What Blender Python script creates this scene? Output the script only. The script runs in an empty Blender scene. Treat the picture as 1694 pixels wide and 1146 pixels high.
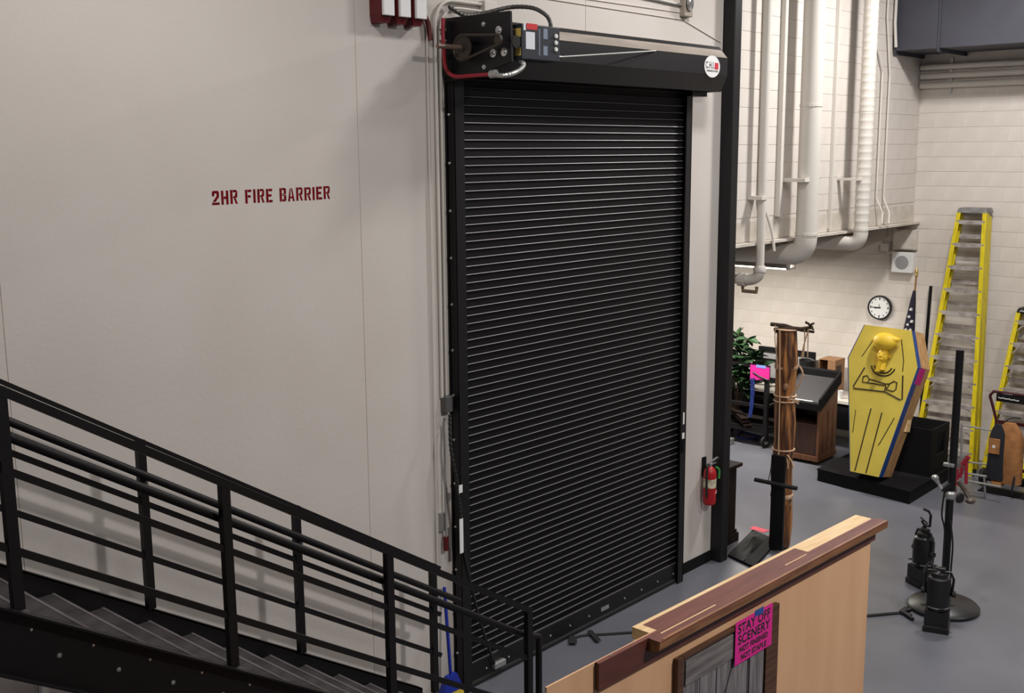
import bpy, bmesh, math, random
from mathutils import Vector, Matrix

random.seed(7)
scene = bpy.context.scene
COL = scene.collection

# ------------------------------------------------------------------ camera
FPX, CX, CY = 1839.9, 847.0, 573.0
CAM = Vector((0.0, -6.1, 4.40))
_yaw, _pit, _rol = math.radians(48.06), math.radians(-9.98), math.radians(-0.427)
_f = Vector((math.sin(_yaw) * math.cos(_pit), math.cos(_yaw) * math.cos(_pit), math.sin(_pit)))
_r0 = _f.cross(Vector((0, 0, 1))).normalized()
_u0 = _r0.cross(_f)
_r = math.cos(_rol) * _r0 + math.sin(_rol) * _u0
_u = -math.sin(_rol) * _r0 + math.cos(_rol) * _u0
cam_data = bpy.data.cameras.new('camera')
cam = bpy.data.objects.new('camera', cam_data)
COL.objects.link(cam)
cam.matrix_world = Matrix(((_r.x, _u.x, -_f.x, CAM.x), (_r.y, _u.y, -_f.y, CAM.y),
                           (_r.z, _u.z, -_f.z, CAM.z), (0, 0, 0, 1)))
cam_data.sensor_width = 36.0
cam_data.lens = FPX / 1694.0 * 36.0
cam_data.clip_end = 100
scene.camera = cam

# ------------------------------------------------------------------ world, lamps, exposure
scene.view_settings.view_transform = 'Standard'
scene.view_settings.look = 'None'
scene.view_settings.gamma = 1.0
scene.view_settings.use_curve_mapping = False
scene.view_settings.exposure = -0.22
world = bpy.data.worlds.new('world')
scene.world = world
world.use_nodes = True
world.node_tree.nodes['Background'].inputs[0].default_value = (1.0, 0.98, 0.965, 1)
world.node_tree.nodes['Background'].inputs[1].default_value = 0.10


def area(name, loc, target, sx, sy, power, color):
    d = bpy.data.lights.new(name, 'AREA')
    d.shape = 'RECTANGLE'
    d.size, d.size_y = sx, sy
    d.energy = power
    d.color = color
    o = bpy.data.objects.new(name, d)
    COL.objects.link(o)
    o.location = loc
    o.rotation_euler = (Vector(target) - Vector(loc)).to_track_quat('-Z', 'Y').to_euler()
    return o


WARM = (1.0, 0.965, 0.935)
# high-bay lamps along the wall, straight down; unseen back row added as fill
for x, y, w in ((12.5, -2.0, 330), (8.2, -2.2, 135), (3.0, -2.2, 110), (11.0, -8.0, 150), (5.5, -8.0, 500)):
    area('bay_and_fill_lamp', (x, y, 7.2), (x, y + 0.1, 0.0), 0.55, 0.55, w, WARM)


# ------------------------------------------------------------------ helpers
def ray(x, y):
    return (_r * ((x - CX) / FPX) + _u * (-(y - CY) / FPX) + _f)


def onX(x, y, v):
    d = ray(x, y)
    return CAM + d * ((v - CAM.x) / d.x)


def onY(x, y, v):
    d = ray(x, y)
    return CAM + d * ((v - CAM.y) / d.y)


def onZ(x, y, v=0.0):
    d = ray(x, y)
    return CAM + d * ((v - CAM.z) / d.z)


def lin(c):
    return tuple(((v / 255.0) / 12.92 if v / 255.0 <= 0.04045 else ((v / 255.0 + 0.055) / 1.055) ** 2.4) for v in c)


MATS = {}


def mat(name, rgb, rough=0.6, metal=0.0, rgb2=None, scale=6.0, detail=4.0, stretch=(1, 1, 1), bump=0.0,
        bscale=None, contrast=(0.35, 0.65), emit=0.0, spec=0.5, trans=0.0):
    if name in MATS:
        return MATS[name]
    m = bpy.data.materials.new(name)
    m.use_nodes = True
    nt = m.node_tree
    b = nt.nodes['Principled BSDF']
    c = lin(rgb)
    b.inputs['Base Color'].default_value = (*c, 1)
    b.inputs['Roughness'].default_value = rough
    b.inputs['Metallic'].default_value = metal
    b.inputs['Specular IOR Level'].default_value = spec
    if trans:
        b.inputs['Transmission Weight'].default_value = trans
    if emit:
        b.inputs['Emission Color'].default_value = (*c, 1)
        b.inputs['Emission Strength'].default_value = emit
    if rgb2 is not None or bump:
        tc = nt.nodes.new('ShaderNodeTexCoord')
        mp = nt.nodes.new('ShaderNodeMapping')
        mp.inputs['Scale'].default_value = stretch
        nt.links.new(tc.outputs['Object'], mp.inputs['Vector'])
    if rgb2 is not None:
        n = nt.nodes.new('ShaderNodeTexNoise')
        n.inputs['Scale'].default_value = scale
        n.inputs['Detail'].default_value = detail
        nt.links.new(mp.outputs['Vector'], n.inputs['Vector'])
        r = nt.nodes.new('ShaderNodeValToRGB')
        r.color_ramp.elements[0].position = contrast[0]
        r.color_ramp.elements[1].position = contrast[1]
        r.color_ramp.elements[0].color = (*c, 1)
        r.color_ramp.elements[1].color = (*lin(rgb2), 1)
        nt.links.new(n.outputs['Fac'], r.inputs['Fac'])
        nt.links.new(r.outputs['Color'], b.inputs['Base Color'])
    if bump:
        n2 = nt.nodes.new('ShaderNodeTexNoise')
        n2.inputs['Scale'].default_value = bscale or scale
        n2.inputs['Detail'].default_value = 3
        nt.links.new(mp.outputs['Vector'], n2.inputs['Vector'])
        bp = nt.nodes.new('ShaderNodeBump')
        bp.inputs['Strength'].default_value = bump
        bp.inputs['Distance'].default_value = 0.01
        nt.links.new(n2.outputs['Fac'], bp.inputs['Height'])
        nt.links.new(bp.outputs['Normal'], b.inputs['Normal'])
    MATS[name] = m
    return m


ORG = {}


class MB:
    def __init__(s):
        s.v, s.f = [], []

    def add(s, vs, fs):
        o = len(s.v)
        s.v += [tuple(v) for v in vs]
        s.f += [tuple(i + o for i in f) for f in fs]
        return s

    def hexa(s, p):
        return s.add(p, [(0, 3, 2, 1), (4, 5, 6, 7), (0, 1, 5, 4), (1, 2, 6, 5), (2, 3, 7, 6), (3, 0, 4, 7)])

    def box(s, x0, y0, z0, x1, y1, z1):
        x0, x1 = min(x0, x1), max(x0, x1)
        y0, y1 = min(y0, y1), max(y0, y1)
        z0, z1 = min(z0, z1), max(z0, z1)
        return s.hexa([(x0, y0, z0), (x1, y0, z0), (x1, y1, z0), (x0, y1, z0),
                       (x0, y0, z1), (x1, y0, z1), (x1, y1, z1), (x0, y1, z1)])

    def bar(s, a, b, w, h, up=(0, 0, 1)):
        a, b = Vector(a), Vector(b)
        d = (b - a).normalized()
        sd = d.cross(Vector(up))
        if sd.length < 1e-4:
            sd = d.cross(Vector((1, 0, 0)))
        sd.normalize()
        u = sd.cross(d)
        sd, u = sd * w / 2, u * h / 2
        return s.hexa([a - sd - u, b - sd - u, b + sd - u, a + sd - u, a - sd + u, b - sd + u, b + sd + u, a + sd + u])

    def prism(s, poly, vec):
        n = len(poly)
        vec = Vector(vec)
        p = [Vector(q) for q in poly]
        return s.add(p + [q + vec for q in p], [tuple(range(n))[::-1], tuple(range(n, 2 * n))] +
                     [(i, (i + 1) % n, n + (i + 1) % n, n + i) for i in range(n)])

    def tube(s, pts, r, n=8, caps=True):
        pts = [Vector(p) for p in pts]
        m = len(pts)
        rr = r if isinstance(r, (list, tuple)) else [r] * m
        up = None
        vs = []
        for i, p in enumerate(pts):
            t = (pts[min(i + 1, m - 1)] - pts[max(i - 1, 0)]).normalized()
            if up is None:
                up = Vector((0, 0, 1)) if abs(t.z) < 0.9 else Vector((1, 0, 0))
            sd = t.cross(up).normalized()
            up = sd.cross(t)
            for k in range(n):
                a = 2 * math.pi * k / n
                vs.append(p + (sd * math.cos(a) + up * math.sin(a)) * rr[i])
        fs = [(i * n + k, i * n + (k + 1) % n, (i + 1) * n + (k + 1) % n, (i + 1) * n + k)
              for i in range(m - 1) for k in range(n)]
        if caps:
            fs += [tuple(range(n))[::-1], tuple(range((m - 1) * n, m * n))]
        return s.add(vs, fs)

    def cyl(s, a, b, r, n=12, r2=None):
        return s.tube([a, b], [r, r if r2 is None else r2], n)

    def lathe(s, prof, c, axis=(0, 0, 1), n=16):
        c, ax = Vector(c), Vector(axis).normalized()
        e1 = ax.cross(Vector((1, 0, 0)) if abs(ax.x) < 0.9 else Vector((0, 1, 0))).normalized()
        e2 = ax.cross(e1)
        vs = []
        for r, z in prof:
            for k in range(n):
                a = 2 * math.pi * k / n
                vs.append(c + ax * z + (e1 * math.cos(a) + e2 * math.sin(a)) * max(r, 1e-4))
        m = len(prof)
        fs = [(i * n + k, i * n + (k + 1) % n, (i + 1) * n + (k + 1) % n, (i + 1) * n + k)
              for i in range(m - 1) for k in range(n)]
        fs += [tuple(range(n))[::-1], tuple(range((m - 1) * n, m * n))]
        return s.add(vs, fs)

    def ball(s, c, rx, ry, rz, nu=14, nv=9):
        c = Vector(c)
        vs = [c + Vector((rx * math.sin(math.pi * j / nv) * math.cos(2 * math.pi * i / nu),
                          ry * math.sin(math.pi * j / nv) * math.sin(2 * math.pi * i / nu),
                          rz * math.cos(math.pi * j / nv))) for j in range(1, nv) for i in range(nu)]
        top, bot = len(vs), len(vs) + 1
        vs += [c + Vector((0, 0, rz)), c - Vector((0, 0, rz))]
        fs = [(j * nu + i, (j + 1) * nu + i, (j + 1) * nu + (i + 1) % nu, j * nu + (i + 1) % nu)
              for j in range(nv - 2) for i in range(nu)]
        fs += [(top, i, (i + 1) % nu) for i in range(nu)]
        fs += [(bot, (nv - 2) * nu + (i + 1) % nu, (nv - 2) * nu + i) for i in range(nu)]
        return s.add(vs, fs)

    def mesh(s, name, org=(0, 0, 0), smooth=False):
        me = bpy.data.meshes.new(name)
        ox, oy, oz = org
        me.from_pydata([(x - ox, y - oy, z - oz) for x, y, z in s.v], [], s.f)
        bm = bmesh.new()
        bm.from_mesh(me)
        bmesh.ops.recalc_face_normals(bm, faces=bm.faces)
        bm.to_mesh(me)
        bm.free()
        if smooth:
            for p in me.polygons:
                p.use_smooth = True
        return me

    def build(s, name, material, parent=None, smooth=False, bevel=0.0, org=None, label=None, kind=None):
        if parent is not None:
            og = ORG[parent]
        else:
            og = tuple(org) if org is not None else (0, 0, 0)
        me = s.mesh(name, og, smooth)
        me.materials.append(material)
        o = bpy.data.objects.new(name, me)
        COL.objects.link(o)
        if parent is not None:
            o.parent = parent
        else:
            o.location = og
        ORG[o] = og
        if bevel:
            md = o.modifiers.new('bevel', 'BEVEL')
            md.width = bevel
            md.segments = 2
            md.limit_method = 'ANGLE'
        if smooth:
            md = o.modifiers.new('edges', 'EDGE_SPLIT')
            md.split_angle = math.radians(40)
        if label:
            o['label'] = label
        if kind:
            o['kind'] = kind
        return o


def inst(name, me, parent, loc):
    o = bpy.data.objects.new(name, me)
    COL.objects.link(o)
    o.parent = parent
    og = ORG[parent]
    o.location = (loc[0] - og[0], loc[1] - og[1], loc[2] - og[2])
    ORG[o] = tuple(loc)
    return o


def tag(o, label, cat, group=None):
    o['label'] = label
    o['category'] = cat
    if group:
        o['group'] = group
    return o


def thing(name, label, cat, loc, rot=None, group=None, local=False):
    o = bpy.data.objects.new(name, None)
    COL.objects.link(o)
    o.empty_display_size = 0.1
    o.location = loc
    if rot:
        o.rotation_euler = rot
    ORG[o] = (0, 0, 0) if (rot or local) else tuple(loc)
    return tag(o, label, cat, group)


def struct_empty(name, loc):
    o = bpy.data.objects.new(name, None)
    COL.objects.link(o)
    o.location = loc
    o['kind'] = 'structure'
    ORG[o] = tuple(loc)
    return o


def arc(p0, p1, p2, n=8):
    """smooth corner: quadratic bezier points p0 -> p1 (control) -> p2"""
    p0, p1, p2 = Vector(p0), Vector(p1), Vector(p2)
    return [p0 * (1 - t) ** 2 + p1 * 2 * t * (1 - t) + p2 * t * t for t in [i / n for i in range(n + 1)]]


def spline(pts, n=6):
    pts = [Vector(p) for p in pts]
    out = []
    for i in range(len(pts) - 1):
        a = pts[max(i - 1, 0)]
        b, c = pts[i], pts[i + 1]
        d = pts[min(i + 2, len(pts) - 1)]
        for k in range(n):
            t = k / n
            out.append(0.5 * ((2 * b) + (c - a) * t + (2 * a - 5 * b + 4 * c - d) * t * t + (3 * b - a - 3 * c + d) * t ** 3))
    return out + [pts[-1]]


def text_mesh(body, size, bold=0.0, space=1.0):
    cu = bpy.data.curves.new('lettering', 'FONT')
    cu.body = body
    cu.size = size
    cu.offset = bold
    cu.space_character = space
    cu.align_x = 'CENTER'
    cu.align_y = 'CENTER'
    o = bpy.data.objects.new('lettering', cu)
    COL.objects.link(o)
    dg = bpy.context.evaluated_depsgraph_get()
    me = bpy.data.meshes.new_from_object(o.evaluated_get(dg))
    bpy.data.objects.remove(o)
    bpy.data.curves.remove(cu)
    return me


def text(body, size, material, parent, origin, ex, ey, bold=0.0, space=1.0, squeeze=1.0):
    """flat lettering lying in the plane spanned by ex (reading direction) and ey (up)"""
    me = text_mesh(body, size, bold, space)
    ex, ey, og = Vector(ex).normalized(), Vector(ey).normalized(), Vector(origin)
    po = Vector(ORG[parent])
    for v in me.vertices:
        v.co = og + ex * v.co.x * squeeze + ey * v.co.y - po
    me.materials.clear()
    me.materials.append(material)
    o = bpy.data.objects.new('lettering', me)
    COL.objects.link(o)
    o.parent = parent
    ORG[o] = ORG[parent]
    return o


# ------------------------------------------------------------------ materials
M_wall = mat('painted_concrete', (204, 197, 191), 0.75, rgb2=(194, 186, 179), scale=0.9, detail=6, bump=0.12, bscale=30, contrast=(0.3, 0.75))
M_joint = mat('joint_caulk', (184, 174, 164), 0.85)
M_block = mat('painted_block', (212, 205, 198), 0.7, rgb2=(203, 195, 187), scale=2.2, bump=0.15, bscale=45)
M_mortar = mat('painted_mortar', (206, 198, 190), 0.8)
M_floor = mat('epoxy_floor', (106, 107, 115), 0.34, rgb2=(93, 94, 102), scale=1.1, detail=7, bump=0.03, bscale=12, contrast=(0.3, 0.7))
M_black = mat('black_paint', (19, 18, 20), 0.7, spec=0.15)
M_satin = mat('satin_black_steel', (20, 19, 21), 0.42, spec=0.35)
M_slat = mat('black_slat', (17, 16, 18), 0.55, spec=0.15)
M_highlight = mat('slat_lip_highlight', (128, 125, 124), 0.45, 0.3)  # overhead lamp highlight along each slat lip, painted as lighter grey
M_gal = mat('galvanised_steel', (176, 176, 174), 0.4, 0.7)
M_chrome = mat('bright_steel', (205, 205, 205), 0.25, 0.9)
M_white = mat('white_plastic', (225, 225, 224), 0.5)
M_red = mat('red_paint', (165, 22, 30), 0.35)
M_dred = mat('dark_red_paint', (92, 14, 22), 0.5)
M_pipe = mat('painted_pipe', (205, 200, 192), 0.55)
M_beamw = mat('painted_steel', (206, 199, 190), 0.6, rgb2=(188, 180, 168), scale=5, bump=0.15, bscale=18)
M_wood = mat('raw_pine', (226, 196, 150), 0.6, rgb2=(206, 170, 122), scale=3, stretch=(1, 10, 10))
M_ply = mat('plywood_face', (212, 168, 130), 0.65, rgb2=(198, 152, 114), scale=1.6, stretch=(4, 4, 0.7), contrast=(0.3, 0.8))
M_maroon = mat('maroon_paint', (92, 48, 38), 0.45, rgb2=(80, 40, 32), scale=6, stretch=(1, 8, 8))
M_stain = mat('dark_stain', (92, 58, 34), 0.5, rgb2=(62, 38, 24), scale=5, stretch=(1, 8, 8))
M_rubber = mat('black_rubber', (22, 22, 23), 0.75)
M_rope = mat('sisal_rope', (206, 174, 144), 0.85, rgb2=(182, 148, 118), scale=60)
M_yellow = mat('yellow_fibreglass', (214, 196, 20), 0.45, rgb2=(190, 170, 18), scale=6, stretch=(6, 6, 0.8))
M_alu = mat('worn_aluminium', (182, 176, 172), 0.5, 0.25, rgb2=(140, 132, 126), scale=9)
M_pink = mat('pink_paper', (212, 26, 136), 0.75)
M_bluetape = mat('blue_tape', (24, 62, 130), 0.6, rgb2=(34, 78, 150), scale=12)
M_ink = mat('black_ink', (28, 20, 26), 0.6)

# ------------------------------------------------------------------ setting: floor
o = MB().box(-4, -12, -0.1, 16.1, 8, 0).build('floor', M_floor, kind='structure')

# wall with the rolling door: backing slab, precast panels in front of it
wl = MB()
wl.prism([(-4, 0.003, 0), (6.10, 0.003, 0), (6.10, 0.003, 4.86), (9.24, 0.003, 4.86), (9.24, 0.003, 0), (9.985, 0.003, 0),
          (9.985, 0.003, 8.2), (-4, 0.003, 8.2)], (0, 0.25, 0))
wall_left = wl.build('wall_left', M_joint, kind='structure')
JX = [-4.0, 0.05, 2.62, 5.19, 7.76, 9.985]
g = 0.0025
for a, b in zip(JX[:-1], JX[1:]):
    a2, b2 = a + g, b - g
    if a == 5.19:
        poly = [(a2, 0, 0.0), (6.10, 0, 0.0), (6.10, 0, 4.86), (b2, 0, 4.86), (b2, 0, 8.2), (a2, 0, 8.2)]
    elif a == 7.76:
        poly = [(a2, 0, 4.86), (9.24, 0, 4.86), (9.24, 0, 0.0), (b2, 0, 0.0), (b2, 0, 8.2), (a2, 0, 8.2)]
    else:
        poly = [(a2, 0, 0.0), (b2, 0, 0.0), (b2, 0, 8.2), (a2, 0, 8.2)]
    MB().prism(poly, (0, 0.0028, 0)).build('wall_panel', M_wall, wall_left)

# baseboard by the column
MB().box(9.30, -0.012, 0, 9.985, 0.0, 0.12).build('baseboard_left', M_black, kind='structure')

# block walls
XF, YO = 15.86, 0.35


def block_mesh(w, h, d, ch, horizontal):
    m = MB()
    # front face at local y = 0 (proud), spans x 0..w, z 0..h
    f = [(0, 0, ch), (w, 0, ch), (w, 0, h - ch), (0, 0, h - ch)]
    b = [(0, ch, 0), (w, ch, 0), (w, ch, h), (0, ch, h)]
    k = [(0, d, 0), (w, d, 0), (w, d, h), (0, d, h)]
    if not horizontal:  # turn to face -X : y grows towards -... handled by mapping (x->-y, y->x)
        t = lambda p: (p[1], -p[0], p[2])
        f, b, k = [t(p) for p in f], [t(p) for p in b], [t(p) for p in k]
    m.add(f + b + k, [(0, 1, 2, 3), (0, 4, 5, 1), (1, 5, 6, 2), (2, 6, 7, 3), (3, 7, 4, 0),
                      (4, 8, 9, 5), (5, 9, 10, 6), (6, 10, 11, 7), (7, 11, 8, 4)])
    me = m.mesh('block')
    me.materials.append(M_block)
    return me


BH, BW, BG = 0.2032, 0.4064, 0.004
me_full = block_mesh(BW - 0.0008, BH - BG, 0.015, 0.0022, True)
me_half = block_mesh(BW / 2 - 0.0008, BH - BG, 0.015, 0.0022, True)
wall_upper = MB().box(10.15, YO + 0.005, 3.58, XF + 0.2, YO + 0.25, 8.2).build('wall_upper', M_mortar, kind='structure')
zj = onY(1370, 239, YO).z
z0 = zj - BH * math.floor((zj - 3.60) / BH)
x_end = XF - 0.002
for r in range(int((7.0 - z0) / BH)):
    x = x_end
    first = True
    while x > 10.2:
        if first and r % 2:
            x -= BW / 2
            inst('block', me_half, wall_upper, (x, YO, z0 + r * BH))
        else:
            x -= BW
            if x < 10.1:
                break
            inst('block', me_full, wall_upper, (x, YO, z0 + r * BH))
        first = False

meF = block_mesh(BW - 0.0008, BH - BG, 0.015, 0.0022, False)
wall_back = MB().box(XF + 0.005, -8, 0, XF + 0.25, 6.2, 8.2).build('wall_back', M_mortar, kind='structure')
zj = onX(1518, 354.3, XF).z
z0 = zj - BH * math.ceil(zj / BH)
cells = []
for r in range(36):
    for c in range(-2, 20):
        y = 4.6 - c * BW - (BW / 2 if r % 2 else 0)
        zc = z0 + r * BH
        if zc < -0.19 or zc > 6.6 or y < -2.6:
            continue
        cells.append((y, zc))


def proj(p):
    d = Vector(p) - CAM
    return (CX + FPX * d.dot(_r) / d.dot(_f), CY - FPX * d.dot(_u) / d.dot(_f))


def in_view(y, z):
    q = proj((XF, y - BW / 2, z + BH / 2))
    return 1205 < q[0] < 1710 and -10 < q[1] < 790 and not (q[0] < 1530 and q[1] < 395)


vis = sorted([c for c in cells if in_view(*c)], key=lambda c: c[0])
far_set = set(vis[:290])
rest = MB()
for y, z in cells:
    if (y, z) in far_set:
        inst('block', meF, wall_back, (XF, y, z))
    else:
        rest.box(XF, y - BW + 0.0008, z, XF + 0.015, y, z + BH - BG)
rest.build('block_courses', M_block, wall_back, kind='stuff')

# alcove beyond the steel lintel: its side wall, back wall and soffit
MB().box(10.15, 6.0, 0, XF, 6.2, 3.9).build('wall_alcove', M_wall, kind='structure')
MB().box(10.0, 0.27, 0, 10.14, 6.2, 3.9).build('wall_side', M_wall, kind='structure')
MB().box(10.0, 0.61, 3.55, XF, 6.2, 3.65).build('ceiling', M_wall, kind='structure')
bm_ = MB().box(10.15, YO + 0.0, 3.36, XF, YO + 0.04, 3.59)
bm_.box(10.15, YO - 0.10, 3.325, XF, YO + 0.24, 3.355)
bm_.build('trim_1', M_beamw, kind='structure')
MB().box(10.15, 1.05, 3.05, XF, 1.25, 3.55).build('trim_2', mat('shaded_beam_brown', (104, 96, 84), 0.7), kind='structure')  # shade under the lintel is put into this beam's brown-grey

# steel column
col_ = MB().box(9.99, -0.13, 0, 10.13, 0.02, 8.2).build('steel_column', mat('column_paint', (32, 31, 32), 0.5, rgb2=(27, 26, 28), scale=4, stretch=(4, 4, 0.4), spec=0.25), bevel=0.012, org=(10.06, -0.055, 0))
tag(col_, 'tall black painted square steel column at the right of the rolling door', 'column')

# ------------------------------------------------------------------ rolling door
door = thing('rolling_door', 'tall black rolling steel door with horizontal interlocking slats and hood', 'door', (7.67, 0, 0))
PITCH = 0.0647
sx0, sx1 = 6.10, 9.24
prof = [(-0.046, 0.0), (-0.056, 0.0005), (-0.0605, 0.003), (-0.0625, 0.007), (-0.0600, 0.0115), (-0.0550, 0.0145), (-0.0500, 0.0155),
        (-0.0490, 0.040), (-0.0490, PITCH)]
sm = MB()
n = len(prof)
vs = [(sx0, y, z) for y, z in prof] + [(sx1, y, z) for y, z in prof]
sm.add(vs, [(i, n + i, n + i + 1, i + 1) for i in range(n - 1)])
me_slat = sm.mesh('slat', (sx0, 0, 0))
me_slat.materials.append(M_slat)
me_slat.materials.append(M_highlight)
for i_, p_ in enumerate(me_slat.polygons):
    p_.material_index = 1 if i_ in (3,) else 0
z_line = onY(767, 187.8, -0.06).z - 0.012
nb = int((z_line - 0.16) / PITCH)
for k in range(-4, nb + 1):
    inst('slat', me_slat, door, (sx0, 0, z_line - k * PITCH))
zb = z_line - nb * PITCH
bb = MB().box(sx0, -0.075, 0.035, sx1, -0.035, zb + 0.004).build('bottom_bar', M_satin, door, bevel=0.003)
MB().tube([(sx0 + 0.06, -0.055, 0.03), (sx1 - 0.06, -0.055, 0.03)], 0.032, 10).build('rubber_seal', M_rubber, bb, smooth=True)
for k in range(11):
    x = 6.35 + k * 0.28
    MB().lathe([(0.010, 0), (0.010, 0.006), (0.004, 0.012)], (x, -0.075, 0.115), (0, -1, 0), 8).build('bolt', M_chrome, bb)
p = onY(826, 1107, -0.1)
MB().box(p.x - 0.07, -0.12, 0.085, p.x + 0.07, -0.075, 0.14).build('edge_sensor', M_gal, bb, bevel=0.01)
p = onY(1000, 1013, -0.075)
MB().box(p.x - 0.06, -0.083, 0.1, p.x + 0.06, -0.075, 0.135).build('name_plate', M_gal, bb)
# guides: channel standing on the wall with bolts on its flank
gl = MB().box(6.045, -0.012, 0, 6.075, 0, 4.99).box(6.05, -0.105, 0, 6.062, 0, 4.99).box(6.05, -0.11, 0, 6.145, -0.098, 4.99)
gl.box(6.05, -0.03, 0, 6.10, -0.02, 4.99)
gl = gl.build('guide', M_satin, door)
for k in range(13):
    z = 0.35 + k * 0.36
    MB().lathe([(0.012, 0), (0.012, 0.008), (0.005, 0.016)], (6.05, -0.045, z), (-1, 0, 0), 8).build('bolt', M_chrome, gl)
gr = MB().box(9.19, -0.11, 0, 9.285, -0.098, 4.93).box(9.273, -0.11, 0, 9.285, 0, 4.93).box(9.19, -0.04, 0, 9.285, -0.03, 4.93).build('guide', M_satin, door)
p = onY(1131, 692, -0.112)
MB().box(9.225, -0.113, p.z - 0.06, 9.25, -0.1098, p.z + 0.06).build('sticker', M_white, gr)
p = onY(1131, 722, -0.112)
MB().box(9.215, -0.113, p.z - 0.02, 9.255, -0.1098, p.z + 0.04).build('sticker', M_white, gr)
MB().box(9.21, -0.12, p.z - 0.16, 9.262, -0.1098, p.z - 0.022).build('latch_plate', M_black, gr)
# hood
HP = [(0.0, 5.36), (-0.27, 5.36), (-0.365, 5.25), (-0.365, 5.09), (-0.30, 4.94), (-0.285, 4.94), (-0.35, 5.09), (-0.35, 5.245), (-0.265, 5.345), (0.0, 5.345)]
hx0, hx1 = 6.06, 9.47
hood = MB().prism([(hx0, y, z) for y, z in HP], (hx1 - hx0, 0, 0)).build('hood', M_satin, door)
MB().prism([(hx0, -0.262, 5.3625), (hx0, -0.366, 5.2505), (hx0, -0.368, 5.2515), (hx0, -0.264, 5.3645)], (hx1 - hx0, 0, 0)).build('hood_dust_and_light_sheet', mat('dusty_lit_hood_top', (150, 140, 130), 0.7, rgb2=(128, 118, 108), scale=3, stretch=(0.5, 3, 3)), door)  # beige of dust and strong overhead light, both put into the colour
endp = [(hx1, y, z) for y, z in [(0.0, 5.36), (-0.27, 5.36), (-0.365, 5.25), (-0.365, 5.09), (-0.30, 4.94), (0, 4.94)]]
MB().prism(endp, (0.012, 0, 0)).build('end_plate', M_satin, door)
MB().lathe([(0.165, 0), (0.165, 3.36)], (6.08, -0.175, 5.15), (1, 0, 0), 20).build('curtain_coil', M_slat, door, smooth=True)
MB().box(9.20, -0.16, 4.90, 9.46, -0.02, 4.945).build('guide_bracket', M_satin, door)
MB().prism([(9.482, -0.02, 5.36), (9.482, -0.30, 5.24), (9.482, -0.05, 5.24)], (0.02, 0, 0)).build('gusset', M_satin, door)
# round maker's sticker on the hood front
pc = onY(1178, 110, -0.366)
sc_ = Vector((pc.x, -0.3665, pc.z))
st = MB().prism([(sc_.x + 0.135 * math.cos(2 * math.pi * k / 32), sc_.y, sc_.z + 0.100 * math.sin(2 * math.pi * k / 32)) for k in range(32)], (0, -0.002, 0)).build('sticker', M_white, hood, label='round white sticker with black and red lettering')
mr = mat('sticker_red', (196, 40, 58), 0.5)
text('C.H.I.', 0.085, M_ink, st, sc_ + Vector((-0.04, -0.0026, 0.008)), (1, 0, 0), (0, 0, 1), 0.002, 1.08, squeeze=0.72)
MB().box(sc_.x + 0.042, sc_.y - 0.0035, sc_.z - 0.024, sc_.x + 0.105, sc_.y - 0.002, sc_.z + 0.036).build('red_square', mr, st)
text('OVERHEAD DOORS', 0.022, M_ink, st, sc_ + Vector((0, -0.0026, -0.042)), (1, 0, 0), (0, 0, 1), 0.001)

# bracket plate, chain drive
pl = MB().prism([(6.03, 0, 5.37), (6.03, -0.69, 5.37), (6.03, -0.70, 5.02), (6.03, -0.40, 4.95), (6.03, -0.02, 4.90)], (0.02, 0, 0)).build('bracket_plate', M_satin, door, bevel=0.004)
MB().box(6.0, -0.10, 4.95, 6.05, -0.03, 5.34).build('wall_angle', M_satin, pl)
for (px, py, rr) in ((825, 50, 0.03), (816, 88, 0.03), (834, 86, 0.03), (800, 40, 0.017), (801, 111, 0.017)):
    q = onX(px, py, 6.028)
    MB().lathe([(rr, 0), (rr, 0.006), (rr * 0.5, 0.007), (rr * 0.5, 0.016)], (6.03, q.y, q.z), (-1, 0, 0), 12).build('bolt', M_chrome, pl)
for dz in (5.28, 5.20):
    MB().lathe([(0.02, 0), (0.02, 0.02), (0.008, 0.022), (0.008, 0.05)], (6.0, -0.06, dz), (-1, 0, 0), 8).build('bolt', M_chrome, pl)
M_iron = mat('oily_iron', (70, 62, 56), 0.5, 0.5)
c1, c2 = onX(766, 79, 5.96), onX(824, 66, 5.96)
spr = MB().lathe([(0.085, 0), (0.085, 0.012), (0.03, 0.014), (0.03, 0.03)], (5.965, c1.y, c1.z), (-1, 0, 0), 20).build('sprocket', M_iron, pl)
MB().cyl((6.03, c1.y, c1.z), (5.72, c1.y + 0.02, c1.z), 0.018, 10).build('drive_shaft', mat('shaft_steel', (120, 100, 88), 0.45, 0.4), pl, smooth=True)
MB().lathe([(0.03, 0), (0.03, 0.02)], (5.97, c2.y, c2.z), (-1, 0, 0), 12).build('sprocket', M_iron, pl)
path = []
for k in range(13):
    a = math.pi * (0.5 + k / 12)
    path.append((5.955, c1.y - 0.088 * math.cos(a) * 1, c1.z + 0.088 * math.sin(a)))
for k in range(9):
    a = math.pi * (-0.5 + k / 8)
    path.append((5.955, c2.y - 0.034 * math.cos(a), c2.z + 0.034 * math.sin(a)))
path.append(path[0])
MB().tube(path, 0.011, 6, False).build('drive_chain', M_iron, pl)

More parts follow.
